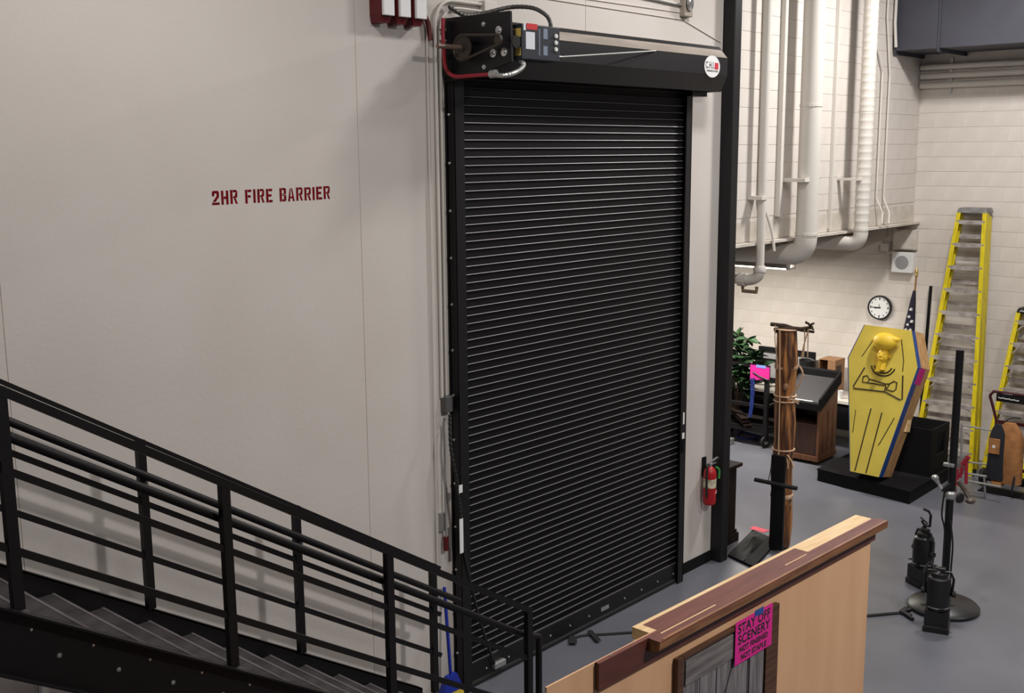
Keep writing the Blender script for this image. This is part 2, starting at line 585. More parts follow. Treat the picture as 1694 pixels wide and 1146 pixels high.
# operator gearbox with its control box
op = thing('door_operator', 'grey control box of the door motor with warning labels, above the rolling door', 'motor', (6.30, -0.62, 5.03))
M_opg = mat('operator_grey', (44, 47, 54), 0.5, spec=0.3)
ob = MB().box(6.14, -0.70, 5.045, 6.565, -0.52, 5.29).build('housing', M_opg, op, bevel=0.006)
MB().box(6.06, -0.64, 5.07, 6.145, -0.50, 5.25).build('gear_case', M_satin, op, bevel=0.01)
MB().lathe([(0.045, 0), (0.045, 0.06)], (6.08, -0.64, 5.16), (0, -1, 0), 14).build('brake_knob', M_satin, op)
M_lab = mat('label_paper', (212, 214, 220), 0.6)
M_labr = mat('label_red', (198, 28, 34), 0.5)
M_laby = mat('label_yellow', (214, 186, 96), 0.5)
yl = -0.7012


def boxlab(px0, py0, px1, py1, m, nm='warning_label'):
    a, b = onY(px0, py0, yl), onY(px1, py1, yl)
    return MB().box(a.x, yl, b.z, b.x, -0.70, a.z).build(nm, m, ob)


boxlab(870, 52, 885, 82, M_lab)
boxlab(871, 38, 889, 50, M_labr)
boxlab(866, 37, 870, 50, M_lab)
boxlab(899, 47, 906, 65, mat('label_blue', (116, 128, 146), 0.5))
boxlab(899, 76, 906, 92, mat('label_blue', (116, 128, 146), 0.5))
boxlab(891, 47, 894, 92, mat('label_bluedark', (90, 98, 114), 0.5))
pb = boxlab(916, 55, 923, 90, M_rubber, 'push_button_panel')
for py in (60, 71, 82):
    q = onY(919.5, py, yl)
    MB().lathe([(0.018, 0), (0.014, 0.01)], (q.x, yl, q.z), (0, -1, 0), 10).build('push_button', M_white, pb)
for z in (5.10, 5.23):
    MB().box(6.1385, -0.69, z - 0.03, 6.14, -0.60, z + 0.03).build('warning_label', M_laby, ob)
a, b = onY(929, 94, -0.69), onY(1085, 84, -0.37)
cbl = MB().tube([(6.565, -0.69, a.z), a, b], 0.006, 6).build('pull_cable', M_gal, op)

# conduits around the motor
rc = MB().tube([onX(733, 30, 5.97), onX(733, 62, 5.97)] + arc(onX(735, 100, 5.97), onX(737, 128, 5.97), onX(760, 127, 5.97)) + [onX(812, 123, 5.97)], 0.015, 8)
rc = rc.build('red_conduit', mat('red_conduit_paint', (150, 32, 46), 0.5), org=onX(735, 100, 5.97), smooth=True)
tag(rc, 'red conduit bent under the motor bracket plate of the door', 'conduit')
q0 = onX(812, 123, 5.97)
pts = spline([q0, onY(835, 125, -0.70), onY(856, 118, -0.70), onY(866, 108, -0.68), Vector((6.19, -0.64, 5.045))], 12)
fx = MB().tube(pts, [0.019 if i % 2 else 0.0155 for i in range(len(pts))], 8).build('flexible_conduit', M_gal, org=q0)
tag(fx, 'silver flexible metal conduit curving up to the motor control box', 'conduit')
MB().lathe([(0.03, 0), (0.03, 0.05)], q0, (0, -1, 0.05), 10).build('coupling', M_gal, fx)
pts = spline([onY(742, 10, -0.04), onY(770, 26, -0.10), onY(800, 22, -0.15), onY(845, 12, -0.3), onY(880, 13, -0.5), onY(902, 24, -0.6), onY(910, 36, -0.62), Vector((onY(911, 40, -0.62).x, -0.62, 5.285))], 10)
bc = MB().tube(pts, [0.017 if i % 2 else 0.015 for i in range(len(pts))], 8).build('flexible_conduit', mat('dark_conduit', (84, 82, 80), 0.45, 0.4), org=pts[0])
tag(bc, 'dark grey flexible conduit arching over the motor into the top of its control box', 'conduit')
q = onY(803, 16, 0)
jb = MB().box(q.x - 0.07, -0.06, q.z - 0.06, q.x + 0.07, 0, q.z + 0.06).build('junction_box', M_pipe, org=q, bevel=0.006)
tag(jb, 'small painted junction box on the wall above the motor', 'junction box')
# painted conduits down the wall beside the guide
for k, (xa, xb, lab) in enumerate(((712, 718, 'leftmost of the cream conduits running down beside the door guide'),
                                   (720, 728, 'middle cream conduit running down beside the door guide'),
                                   (727, 733, 'rightmost cream conduit running down beside the door guide'))):
    a, b = onY(xa, 60, -0.02), onY((716, 742, 738)[k], (300, 655, 660)[k], -0.02)
    x = (5.86, 5.945, 5.995)[k]
    zb_ = (0.9, b.z, b.z)[k]
    zj_ = (0, q.z + 0.03, q.z - 0.02)[k]
    pts = [(x, -0.02, zb_), (x, -0.02, 5.15), (x, -0.02, 6.2)] if k == 0 else [(x, -0.02, zb_), (x, -0.02, 5.15)] + arc((x, -0.02, zj_ - 0.2), (x, -0.03, zj_), (x + 0.2, -0.03, zj_)) + [(q.x - 0.07, -0.03, zj_)]
    c = MB().tube(pts, (0.007, 0.012, 0.010)[k], 8).build('wall_conduit', M_pipe, org=(x, -0.02, zb_), smooth=True)
    tag(c, lab, 'conduit')
q = onY(741, 667, -0.03)
jb = MB().box(5.945, -0.065, q.z - 0.065, 6.02, 0, q.z + 0.065).build('junction_box', mat('grey_box', (96, 96, 96), 0.5, 0.4), org=(5.98, 0, q.z), bevel=0.006)
tag(jb, 'grey junction box at the lower end of the conduits left of the door', 'junction box')
# coil cord from the box to the bottom bar
cp = [Vector((5.98, -0.07, q.z - 0.08)), onY(746, 740, -0.12), onY(756, 800, -0.13), onY(762, 850, -0.13), onY(766, 900, -0.12), onY(775, 950, -0.11),
      onY(795, 1030, -0.10), onY(815, 1090, -0.10), onY(822, 1106, -0.10)]
cp = spline(cp, 14)
rr = [0.012 + (0.004 if (i % 2 and i < 60) else 0) for i in range(len(cp))]
cord = MB().tube(cp, rr, 8).build('sensor_cord', M_rubber, org=cp[0])
tag(cord, 'black coiled cord hanging beside the guide down to the bottom bar', 'cord')
for py0, py1, px in ((802, 815, 762), (858, 915, 763)):
    a, b = onY(px, py0, -0.145), onY(px, py1, -0.145)
    MB().box(a.x - 0.02, -0.146, b.z, a.x + 0.02, -0.143, a.z).build('cord_tag', M_white, cord)
# emergency pull rod with red handle
a, b = onY(738, 680, -0.04), onY(738, 888, -0.04)
pr_ = thing('pull_rod', 'thin steel pull rod with a red grip beside the door guide', 'pull rod', (5.94, -0.04, 1.2))
MB().cyl((5.94, -0.04, onY(738, 888, -0.04).z), (5.94, -0.04, 2.3), 0.007, 8).build('rod', M_gal, pr_)
z1 = onY(738, 888, -0.04).z
MB().cyl((5.94, -0.04, z1 - 0.11), (5.94, -0.04, z1), 0.022, 10).build('grip', M_dred, pr_, smooth=True)
MB().box(5.90, -0.03, z1 + 0.05, 5.95, 0, z1 + 0.2).build('rod_bracket', M_gal, pr_)

# ------------------------------------------------------------------ stencilled words
LET = {
    'H': (0.60, [[(0, 0), (.19, 0), (.19, 1), (0, 1)], [(.41, 0), (.6, 0), (.6, 1), (.41, 1)], [(.22, .4), (.41, .4), (.41, .58), (.22, .58)]]),
    'I': (0.20, [[(0, 0), (.2, 0), (.2, 1), (0, 1)]]),
    'F': (0.55, [[(0, 0), (.2, 0), (.2, 1), (0, 1)], [(.23, .82), (.55, .82), (.55, 1), (.23, 1)], [(.23, .42), (.48, .42), (.48, .6), (.23, .6)]]),
    'E': (0.56, [[(0, 0), (.2, 0), (.2, 1), (0, 1)], [(.23, .82), (.56, .82), (.56, 1), (.23, 1)], [(.2, .42), (.48, .42), (.48, .6), (.2, .6)],
                 [(.23, 0), (.56, 0), (.56, .18), (.23, .18)]]),
    'R': (0.62, [[(0, 0), (.2, 0), (.2, 1), (0, 1)], [(.23, .83), (.5, .83), (.42, .7), (.42, .6), (.23, .5), (.23, .42), (.52, .42), (.6, .52), (.62, .88), (.5, 1), (.23, 1)],
                 [(.3, .4), (.46, .4), (.62, 0), (.44, 0)]]),
    'B': (0.60, [[(0, 0), (.2, 0), (.2, 1), (0, 1)], [(.23, .84), (.4, .84), (.4, .58), (.23, .58), (.23, .52), (.56, .52), (.6, .62), (.6, .9), (.5, 1), (.23, 1)],
                 [(.23, 0), (.5, 0), (.6, .1), (.6, .4), (.56, .48), (.23, .48), (.23, .42), (.4, .42), (.4, .16), (.23, .16)]]),
    'A': (0.62, [[(0, 0), (.18, 0), (.29, .98), (.2, .98)], [(.44, 0), (.62, 0), (.42, .98), (.33, .98)], [(.2, .22), (.42, .22), (.4, .36), (.22, .36)]]),
    '2': (0.62, [[(.02, .62), (.2, .62), (.22, .82), (.4, .82), (.4, .62), (.04, .22), (.3, .22), (.6, .56), (.6, .9), (.5, 1), (.12, 1), (.02, .9)],
                 [(0, 0), (.62, 0), (.62, .17), (0, .17)]]),
}
M_sten = mat('stencil_red', (124, 6, 20), 0.8, rgb2=(88, 2, 12), scale=40, spec=0.1)
pL, pR = onY(351, 339, 0), onY(546, 329, 0)
fire = thing('stencilled_lettering', 'dark red stencilled words 2HR FIRE BARRIER on the concrete wall', 'lettering', (pL.x, 0, pL.z))
hgt = 0.088
words = '2HR FIRE BARRIER'
tot = sum((LET[c][0] + 0.16) if c != ' ' else 0.5 for c in words) - 0.16
extra = {i: 0 for i in range(len(words))}
sxl = (pR.x - pL.x) / tot
x = pL.x
for i, c in enumerate(words):
    if c == ' ':
        x += 0.5 * sxl
        continue
    w, polys = LET[c]
    lm = MB()
    zoff = pL.z + (pR.z - pL.z) * (x - pL.x) / (pR.x - pL.x) + random.uniform(-0.002, 0.002)
    for poly in polys:
        lm.prism([(x + u * sxl, -0.0012, zoff + v * hgt) for u, v in poly], (0, 0.0012, 0))
    lm.build('letter', M_sten, fire)
    x += (w + 0.16) * sxl

# fire alarm sounders at the top of the wall
for k, lab in enumerate(('left', 'middle', 'right')):
    x = 5.33 + 0.155 * k
    zt = 5.335
    h = thing('fire_alarm_sounder', lab + ('most' if k != 1 else '') + ' of three red fire alarm sounders with white strobe fronts high on the wall', 'fire alarm', (x, 0, zt), group='fire alarm sounders in a row')
    MB().prism([(x, 0, zt), (x, -0.10, zt), (x + 0.02, -0.04, zt - 0.06), (x + 0.02, 0, zt - 0.06)], (0, 0, 0.001)).box(x, -0.12, zt, x + 0.10, 0, zt + 0.24).build('back_box', M_dred, h, bevel=0.004)
    MB().hexa([(x + 0.01, -0.10, zt - 0.05), (x + 0.09, -0.10, zt - 0.05), (x + 0.09, 0, zt - 0.05), (x + 0.01, 0, zt - 0.05),
               (x, -0.115, zt), (x + 0.10, -0.115, zt), (x + 0.10, 0, zt), (x, 0, zt)]).build('horn_hood', M_dred, h)
    MB().box(x + 0.005, -0.145, zt - 0.005, x + 0.105, -0.12, zt + 0.235).build('strobe_front', M_white, h, bevel=0.005)
    MB().box(x + 0.03, -0.152, zt + 0.13, x + 0.08, -0.145, zt + 0.2).build('strobe_lens', M_lab, h)
pts = spline([(5.74, -0.03, 5.40), (5.80, -0.03, 5.39), (5.86, -0.03, 5.33), (5.88, -0.03, 5.2)], 6)
tag(MB().tube(pts, 0.02, 8).build('alarm_conduit', M_dred, org=pts[0], smooth=True), 'dark red conduit leading from the fire alarm sounders towards the door', 'conduit')

# wall device, conduit and thin cables above the hood
q = onY(1142, 8, -0.06)
dv = thing('wall_sensor', 'round faced sensor on a steel box above the hood of the door', 'sensor', (q.x, 0, q.z))
MB().box(q.x - 0.09, -0.06, q.z - 0.11, q.x + 0.05, 0, q.z + 0.12).build('back_box', mat('beige_box', (150, 140, 126), 0.5), dv, bevel=0.008)
MB().lathe([(0.07, 0), (0.07, 0.02), (0.05, 0.03)], (q.x - 0.02, -0.06, q.z + 0.01), (0.3, -1, 0), 18).build('face', M_chrome, dv)
a, b = onY(1060, -6, -0.02), onY(1135, 10, -0.02)
tag(MB().cyl(a, b, 0.012, 8).build('wall_conduit', M_gal, org=a), 'steel conduit reaching the round faced sensor above the hood', 'conduit')
for k, (pa, pb, pc_) in enumerate((((880, -6), (1130, 33), (1192, 70)), ((900, -12), (1135, 22), (1137, 30)))):
    cc = MB().tube([onY(*pa, -0.006), onY(*pb, -0.006), onY(*pc_, -0.006)], 0.005, 5).build('wall_cable', M_mortar, org=onY(*pa, -0.006))
    tag(cc, ('thin painted cable sagging across the wall above the hood to the column', 'upper thin painted cable across the wall above the hood')[k], 'cable')

# ------------------------------------------------------------------ staircase with both guard rails
YN, YFS = -1.38, -0.35
RUN, RISE = 0.279, 0.1725
SL = RISE / RUN
M_st = mat('stair_black', (19, 17, 19), 0.45, rgb2=(16, 15, 16), scale=5, spec=0.3)
M_tread = mat('tread_grit', (66, 60, 62), 0.7, rgb2=(42, 38, 40), scale=9, detail=8, bump=0.3, bscale=120, contrast=(0.3, 0.72))
stair = thing('staircase', 'black steel staircase with open guard rails descending along the wall', 'staircase', (5.4, -0.86, 0))
nose0 = onY(160.6, 1046.4, YN)
nx0, nz0 = nose0.x, nose0.z


def zline(x, off):
    return nz0 - (x - nx0) * SL + off


kk = range(-4, 12)
tm = MB().box(-RUN - 0.02, YN, -0.045, 0, YFS, 0).mesh('tread')
tm.materials.append(M_tread)
nm_ = MB().box(-0.012, YN, -0.05, 0.004, YFS, 0.002).mesh('nosing')
nm_.materials.append(mat('nosing_edge', (96, 90, 92), 0.45))
for k in kk:
    z = nz0 - k * RISE
    if z < 0.05:
        continue
    t = inst('tread', tm, stair, (nx0 + k * RUN, 0, z))
    inst('nosing', nm_, t, (nx0 + k * RUN, 0, z))
xa, xb = nx0 - 4.6 * RUN, 5.36
ST, SB = 0.0, 0.0
top_n = onY(35.4, 1018, YN)
offT = top_n.z - zline(top_n.x, 0) + 0.025
offB = offT - 0.33
far_t = onY(250, 1006, YFS)
offTf = far_t.z - zline(far_t.x, 0)
for (y, sgn, ot, nm2) in ((YN, -1, offT, 'stringer'), (YFS, 1, offTf, 'stringer')):
    m = MB()
    w = 0.008
    a0, a1 = zline(xa, ot), zline(xb, ot)
    b0, b1 = a0 - 0.33, max(a1 - 0.33, 0.0)
    m.prism([(xa, y, b0), (xb, y, b1), (xb, y, a1), (xa, y, a0)], (0, w * sgn, 0))
    for zz0, zz1 in ((a0, a1), (b0 + 0.012, b1 + 0.012)):
        m.prism([(xa, y, zz0), (xb, y, zz1), (xb, y, zz1 - 0.012), (xa, y, zz0 - 0.012)], (0, 0.065 * sgn, 0))
    so = m.build(nm2, M_st, stair)
    if sgn < 0:
        for k in range(-1, 8):
            bx_, bz_ = 2.144 + k * RUN, 2.154 - k * RISE
            MB().lathe([(0.013, 0), (0.013, 0.006), (0.006, 0.012)], (bx_, y - w, bz_), (0, -1, 0), 8).build('bolt', M_chrome, so)
            MB().lathe([(0.007, 0), (0.007, 0.006)], (bx_ + 0.163, y - w, bz_ - 0.007), (0, -1, 0), 8).build('bolt', M_chrome, so)


def railing(y, tops, bots, top_pts, th, mids, end_x, start_x):
    """posts, sloping rails and a round handrail of one side"""
    tp0, tp1 = onY(*top_pts[0], y), onY(*top_pts[1], y)
    s = (tp1.z - tp0.z) / (tp1.x - tp0.x)
    zt = lambda x: tp0.z + (x - tp0.x) * s
    MB().bar((start_x, y, zt(start_x) - th / 2), (end_x, y, zt(end_x) - th / 2), 0.042, th).build('top_rail', M_st, stair)
    for i, off in enumerate(mids):
        MB().bar((start_x, y, zt(start_x) - off), (end_x, y, zt(end_x) - off), 0.03, 0.034).build('mid_rail', M_st, stair)
    return zt


# near side
npx = [(9.5, 719, 26, 1015), (371.5, 805, 385, 1112), (642.6, 917, 648, 1150), (873.5, 1010, 875, 1146)]
zt = railing(YN, None, None, ((0, 638), (875, 1004)), 0.04, (0.375, 0.735), 5.42, 1.2)
post_x = []
for (x0, y0, x1, y1) in npx:
    xx = (onY(x0, y0, YN).x + onY(x1, y1, YN).x) / 2
    zlo = max(zline(xx, offT), 0.0) if xx < 5.3 else 0.0
    MB().box(xx - 0.025, YN - 0.02, zlo, xx + 0.025, YN + 0.02, zt(xx) - 0.01).build('post', M_st, stair)
    post_x.append(xx)
hn = onY(165, 750, YN)
hoff = zt(onY(163, 742, YN).x) - onY(163, 742, YN).z
hr = MB()
x2 = onY(902, 1072, YN).x
zz = lambda x: zt(x) - 0.215
hr.tube([(1.2, YN + 0.06, zz(1.2)), (5.40, YN + 0.06, zz(5.40)), (x2, YN + 0.06, zz(x2) + 0.03)], 0.024, 10)
hr = hr.build('handrail', M_st, stair, smooth=True)
MB().tube([(x2, YN + 0.06, zz(x2) + 0.04), (x2, YN + 0.06, 0)], 0.024, 10).build('handrail_post', M_st, stair, smooth=True)
for xx in post_x[:3]:
    MB().tube([(xx, YN, zz(xx) - 0.05), (xx, YN + 0.05, zz(xx) - 0.05), (xx, YN + 0.06, zz(xx))], 0.008, 6).build('rail_bracket', M_gal, stair)
# far side
ztf = railing(YFS, None, None, ((0, 627), (726, 936)), 0.024, (0.385, 0.715), onY(726, 937, YFS).x, 1.4)
fpx = [(232, 748, 250, 1007), (489, 856, 500, 1080), (716, 946, 719, 1140)]
ppx = []
for (x0, y0, x1, y1) in fpx:
    xx = (onY(x0, y0, YFS).x + onY(x1, y1, YFS).x) / 2
    zlo = max(zline(xx, offTf), 0.0)
    MB().box(xx - 0.025, YFS - 0.02, zlo, xx + 0.025, YFS + 0.02, ztf(xx) - 0.01).build('post', M_st, stair)
    ppx.append(xx)
zzf = lambda x: ztf(x) - 0.215
xe = onY(726, 937, YFS).x
MB().tube([(1.4, YFS - 0.06, zzf(1.4)), (xe + 0.15, YFS - 0.06, zzf(xe + 0.15))], 0.024, 10).build('handrail', M_st, stair, smooth=True)
for xx in ppx:
    MB().tube([(xx, YFS, zzf(xx) - 0.05), (xx, YFS - 0.05, zzf(xx) - 0.05), (xx, YFS - 0.06, zzf(xx))], 0.008, 6).build('rail_bracket', M_gal, stair)

wp = MB().tube([(2.648, -0.016, 0.0), (2.648, -0.016, 1.62)], 0.014, 8).build('wall_conduit', M_white, org=(2.648, -0.016, 0), smooth=True)
tag(wp, 'white conduit on the wall visible below the stair stringer', 'conduit')
# blue broom behind the stairs
br = thing('broom', 'blue handled broom leaning on the wall beside the door guide', 'broom', (5.87, -0.12, 0))
MB().cyl((5.87, -0.14, 0.2), (5.91, -0.04, onY(743, 970, -0.06).z), 0.014, 10).build('handle', mat('broom_blue', (22, 44, 150), 0.4), br, smooth=True)
MB().hexa([(5.74, -0.17, 0.12), (5.98, -0.17, 0.12), (5.98, -0.11, 0.12), (5.74, -0.11, 0.12), (5.82, -0.16, 0.26), (5.92, -0.16, 0.26), (5.92, -0.12, 0.26), (5.82, -0.12, 0.26)]).build('head', mat('broom_blue', (22, 44, 150), 0.4), br)
MB().hexa([(5.72, -0.18, 0.0), (6.0, -0.18, 0.0), (6.0, -0.10, 0.0), (5.72, -0.10, 0.0), (5.745, -0.165, 0.12), (5.975, -0.165, 0.12), (5.975, -0.115, 0.12), (5.745, -0.115, 0.12)]).build('bristles', mat('bristle_yellow', (206, 180, 60), 0.8), br)

# ------------------------------------------------------------------ pipes on the block wall above the lintel
def big_pipe(name, label, px_top, px_bot, y, r, z_el, spiral):
    x = (onY(*px_top, y).x + onY(*px_bot, y).x) / 2
    t = thing(name, label, 'pipe', (x, y, z_el))
    R = r * 1.7
    el = arc((x, y, z_el + R), (x, y, z_el), (x, y + R, z_el), 10)
    up = [(x, y, 8.0 - i * 0.032) for i in range(int((8.0 - z_el - R) / 0.032))] if spiral else [(x, y, 8.0)]
    rad = [(r + (0.004 if i % 3 == 0 else 0)) for i in range(len(up))] if spiral else [r]
    MB().tube(up + [(x, y, z_el + R)], rad + [r], 20).build('riser', M_pipe, t, smooth=not spiral)
    MB().tube(el, r * 1.03, 20).build('elbow', M_pipe, t, smooth=True)
    MB().tube([(x, y + R - 0.02, z_el), (x, 5.9, z_el)], r, 20).build('branch', M_pipe, t, smooth=True)
    for z in (z_el + R + 0.02, z_el + R + 1.5):
        MB().lathe([(r + 0.006, 0), (r + 0.006, 0.03)], (x, y, z), (0, 0, 1), 20).build('collar', M_pipe, t)
    return t, x


p1z = onX(1262, 418, 12.05).z
t, x1 = big_pipe('ventilation_pipe', 'thick smooth cream pipe turning under the lintel, second pipe from the column', (1350, 0), (1333, 372), 0.09, 0.125, p1z, False)
MB().box(x1 - 0.22, 0.02, 4.02, x1 - 0.10, YO, 4.06).build('wall_bracket', M_pipe, t)
p2z = onX(1365, 401, 13.45).z
t, x2_ = big_pipe('spiral_duct', 'slim spiral ribbed cream duct turning under the lintel, right of the thick pipe', (1441, 0), (1427, 350), 0.07, 0.088, p2z, True)
MB().box(x2_ - 0.16, 0.05, 4.0, x2_ - 0.08, YO, 4.03).build('wall_bracket', M_pipe, t)
# unistrut rail behind the spiral duct
tag(MB().box(x2_ - 0.38, YO - 0.045, 3.4, x2_ - 0.335, YO - 0.002, 8).build('strut_rail', M_pipe, org=(x2_ - 0.36, YO, 3.4)), 'narrow cream strut rail on the block wall left of the spiral duct', 'rail')
tag(MB().box(x1 - 0.30, YO - 0.06, 3.62, x1 - 0.24, YO - 0.002, 8).build('strut_rail', M_pipe, org=(x1 - 0.27, YO, 3.6)), 'narrow cream strut rail on the block wall left of the thick pipe', 'rail')

# sprinkler pipe near the column
y = 0.22
xs = onY(1257, 440, y).x
zb_ = onY(1243, 452, y).z
t = thing('sprinkler_pipe', 'thin cream vertical pipe with a fitting at its lower end, nearest the column', 'pipe', (xs, y, zb_))
MB().tube([(xs, y, 8), (xs, y, zb_ + 0.03)], 0.048, 14).build('riser', M_pipe, t, smooth=True)
MB().lathe([(0.07, 0), (0.075, 0.03), (0.06, 0.07)], (xs, y, zb_ - 0.0), (0, 0, 1), 14).build('coupling', M_pipe, t, smooth=True)
el = arc((xs, y, zb_ + 0.02), (xs, y, zb_ - 0.10), (xs - 0.02, y + 0.16, zb_ - 0.10), 8)
MB().tube(el, 0.062, 14).build('elbow', M_pipe, t, smooth=True)
MB().tube([(xs - 0.02, y + 0.14, zb_ - 0.10), (xs - 0.02, y + 1.2, zb_ - 0.10)], 0.055, 14).build('branch', M_pipe, t, smooth=True)
MB().lathe([(0.078, 0), (0.078, 0.09)], (xs - 0.02, y + 0.16, zb_ - 0.10), (0, 1, 0), 14).build('coupling', M_pipe, t)
M_old = mat('old_brass', (128, 112, 92), 0.55, 0.3)
MB().tube([(xs - 0.02, y + 0.02, zb_ - 0.17), (xs - 0.02, y + 0.02, zb_ - 0.23), (xs - 0.02, y + 0.20, zb_ - 0.23), (xs - 0.02, y + 0.20, zb_ - 0.17)], 0.022, 8).build('drain_loop', M_old, t)
zc = onY(1263, 327, y).z
MB().box(xs - 0.10, y - 0.055, zc - 0.02, xs + 0.06, YO - 0.002, zc + 0.02).build('clamp', M_pipe, t)
# small conduit beside it
pts = [(xs + 0.13, YO - 0.03, 8), (xs + 0.13, YO - 0.03, zc + 0.02)] + spline([(xs + 0.13, YO - 0.03, zc), (xs + 0.28, YO - 0.10, zc - 0.35), (xs + 0.30, YO - 0.14, zc - 0.62)], 6)
tag(MB().tube(pts, 0.018, 8).build('wall_conduit', M_pipe, org=pts[1], smooth=True), 'thin cream conduit with a kinked lower end beside the sprinkler pipe', 'conduit')
# twin conduits between spiral duct and corner
for k, (pt, pm, pl_, lab) in enumerate((((1448, 60), (1460, 118), (1452, 328), 'left'), ((1468, 30), (1472, 124), (1463, 328), 'right'))):
    a, b, c = onY(*pt, YO - 0.03), onY(*pm, YO - 0.03), onY(*pl_, YO - 0.03)
    d = onY(pl_[0] + 8, 352, YO - 0.12)
    e = onY(pl_[0] + 7, 370, YO - 0.14)
    pts = [(a.x, a.y, 8), (a.x, a.y, a.z), (b.x, b.y, b.z), (b.x, c.y, c.z), d, e]
    tag(MB().tube(pts, 0.014, 8).build('wall_conduit', M_pipe, org=c), lab + ' of the twin thin conduits between the spiral duct and the corner', 'conduit')

# ------------------------------------------------------------------ dark duct and pipes at the far corner
M_duct = mat('duct_paint', (66, 67, 76), 0.5, rgb2=(60, 60, 69), scale=2)
ydk = -0.45
dl = onY(1478, 78, ydk)
x_d = dl.x
zlow = dl.z
du = thing('air_duct', 'large dark blue grey rectangular air duct in the upper right corner', 'duct', (15.36, -3.0, 5.63))
dx1 = onY(1531, 97, ydk).x
dd = MB()
x0, x1d = onX(1478, 78, 13.0).x, 0
yd0 = onX(1478, 76, 13.35).y
dz = onX(1478, 76, 13.35).z
DXA, DXB = 14.87, 15.855
yd0 = 0.345
dz = 5.68
MB().box(DXA, -7.5, dz, DXB, yd0, 8.0).build('duct_body', M_duct, du)
ydm = onX(1553, 60, DXA).y
for yy in (yd0 - 0.012, ydm, ydm - 1.2, ydm - 2.4):
    MB().box(DXA - 0.02, yy - 0.02, dz - 0.05, DXB, yy + 0.005, 8.0).build('duct_flange', M_duct, du)
pts = [(14.80, 0.31, 8), (14.80, 0.31, dz + 0.35), (14.815, 0.29, dz + 0.04)]
tag(MB().tube(pts, 0.02, 8).build('duct_conduit', M_pipe, org=pts[2]), 'white conduit running down the edge of the dark duct', 'conduit')
zz3 = [onX(1523, py, XF - 0.06).z for py in (112, 127, 142)]
yy3 = YO - 0.02
for k, z in enumerate(zz3):
    tag(MB().tube([(XF - 0.06, yy3, z), (XF - 0.06, -4, z)], 0.042, 12).build('wall_pipe', M_pipe, org=(XF - 0.06, yy3, z), smooth=True),
        ('top', 'middle', 'bottom')[k] + ' one of three cream pipes under the dark duct on the block wall', 'pipe', 'three wall pipes under the duct')
q = onX(1573, 130, XF - 0.01)
tag(MB().box(XF - 0.018, q.y - 0.02, zz3[2] - 0.12, XF - 0.001, q.y + 0.02, zz3[0] + 0.12).build('strut_bracket', M_gal, org=(XF, q.y, zz3[2])), 'vertical strut bracket holding the three wall pipes', 'bracket')

# ------------------------------------------------------------------ things on the far wall
q = onX(1457, 508, XF)
ck = thing('wall_clock', 'round white faced wall clock with black rim, above the yellow coffin', 'clock', (XF, q.y, q.z - 0.175))
cr = Vector((XF, q.y, q.z))
MB().lathe([(0.178, 0.0), (0.182, 0.04), (0.178, 0.062), (0.160, 0.062), (0.158, 0.045)], cr, (-1, 0, 0), 36).build('rim', M_satin, ck, smooth=True)
MB().lathe([(0.160, 0), (0.160, 0.048)], cr, (-1, 0, 0), 36).build('dial', M_white, ck)
M_glass_ = M_ink
for k in range(12):
    a = math.radians(30 * k)
    c = cr + Vector((-0.0485, -0.132 * math.sin(a), 0.132 * math.cos(a)))
    s2 = 0.012 if k % 3 else 0.018
    MB().box(c.x - 0.001, c.y - s2 / 2, c.z - s2, c.x, c.y + s2 / 2, c.z + s2).build('hour_mark', M_ink, ck)


def hand(deg, L, w, nm):
    a = math.radians(deg)
    e = Vector((0, -math.sin(a), math.cos(a)))
    MB().bar(cr + Vector((-0.052, 0, 0)) - e * 0.02, cr + Vector((-0.052, 0, 0)) + e * L, 0.003, w, up=e.cross(Vector((1, 0, 0)))).build(nm, M_ink, ck)


hand(270, 0.115, 0.012, 'minute_hand')
hand(262, 0.075, 0.016, 'hour_hand')
hand(350, 0.05, 0.006, 'second_hand')

q = onX(1492, 434, XF - 0.10)
sp = thing('wall_speaker', 'white square wall speaker with round grey grille', 'speaker', (XF, q.y, q.z - 0.15))
MB().box(XF - 0.10, q.y - 0.155, q.z - 0.15, XF, q.y + 0.155, q.z + 0.15).build('cabinet', M_white, sp, bevel=0.008)
MB().lathe([(0.098, 0), (0.098, 0.006), (0.02, 0.012)], (XF - 0.10, q.y, q.z), (-1, 0, 0), 26).build('grille', mat('grille_grey', (150, 150, 150), 0.6), sp)
q2 = onX(1496, 397, XF - 0.10)
ub = thing('wall_cabinet', 'plain beige wall box mounted above the square speaker', 'wall box', (XF, q2.y, q2.z - 0.14))
MB().box(XF - 0.11, q2.y - 0.165, q2.z - 0.14, XF, q2.y + 0.165, q2.z + 0.15).build('body', M_beamw, ub, bevel=0.006)
MB().box(XF - 0.118, q2.y - 0.15, q2.z - 0.125, XF - 0.11, q2.y + 0.15, q2.z + 0.135).build('cover', M_beamw, ub)
q = onX(1464, 409, XF - 0.05)
sb = thing('junction_box', 'small square box on the wall left of the speaker', 'junction box', (XF, q.y, q.z - 0.06))
MB().box(XF - 0.07, q.y - 0.065, q.z - 0.06, XF, q.y + 0.065, q.z + 0.06).build('body', M_beamw, sb, bevel=0.005)
MB().cyl((XF - 0.03, q.y, q.z + 0.06), (XF - 0.03, q.y, 3.55), 0.01, 8).build('conduit_stub', M_beamw, sb)

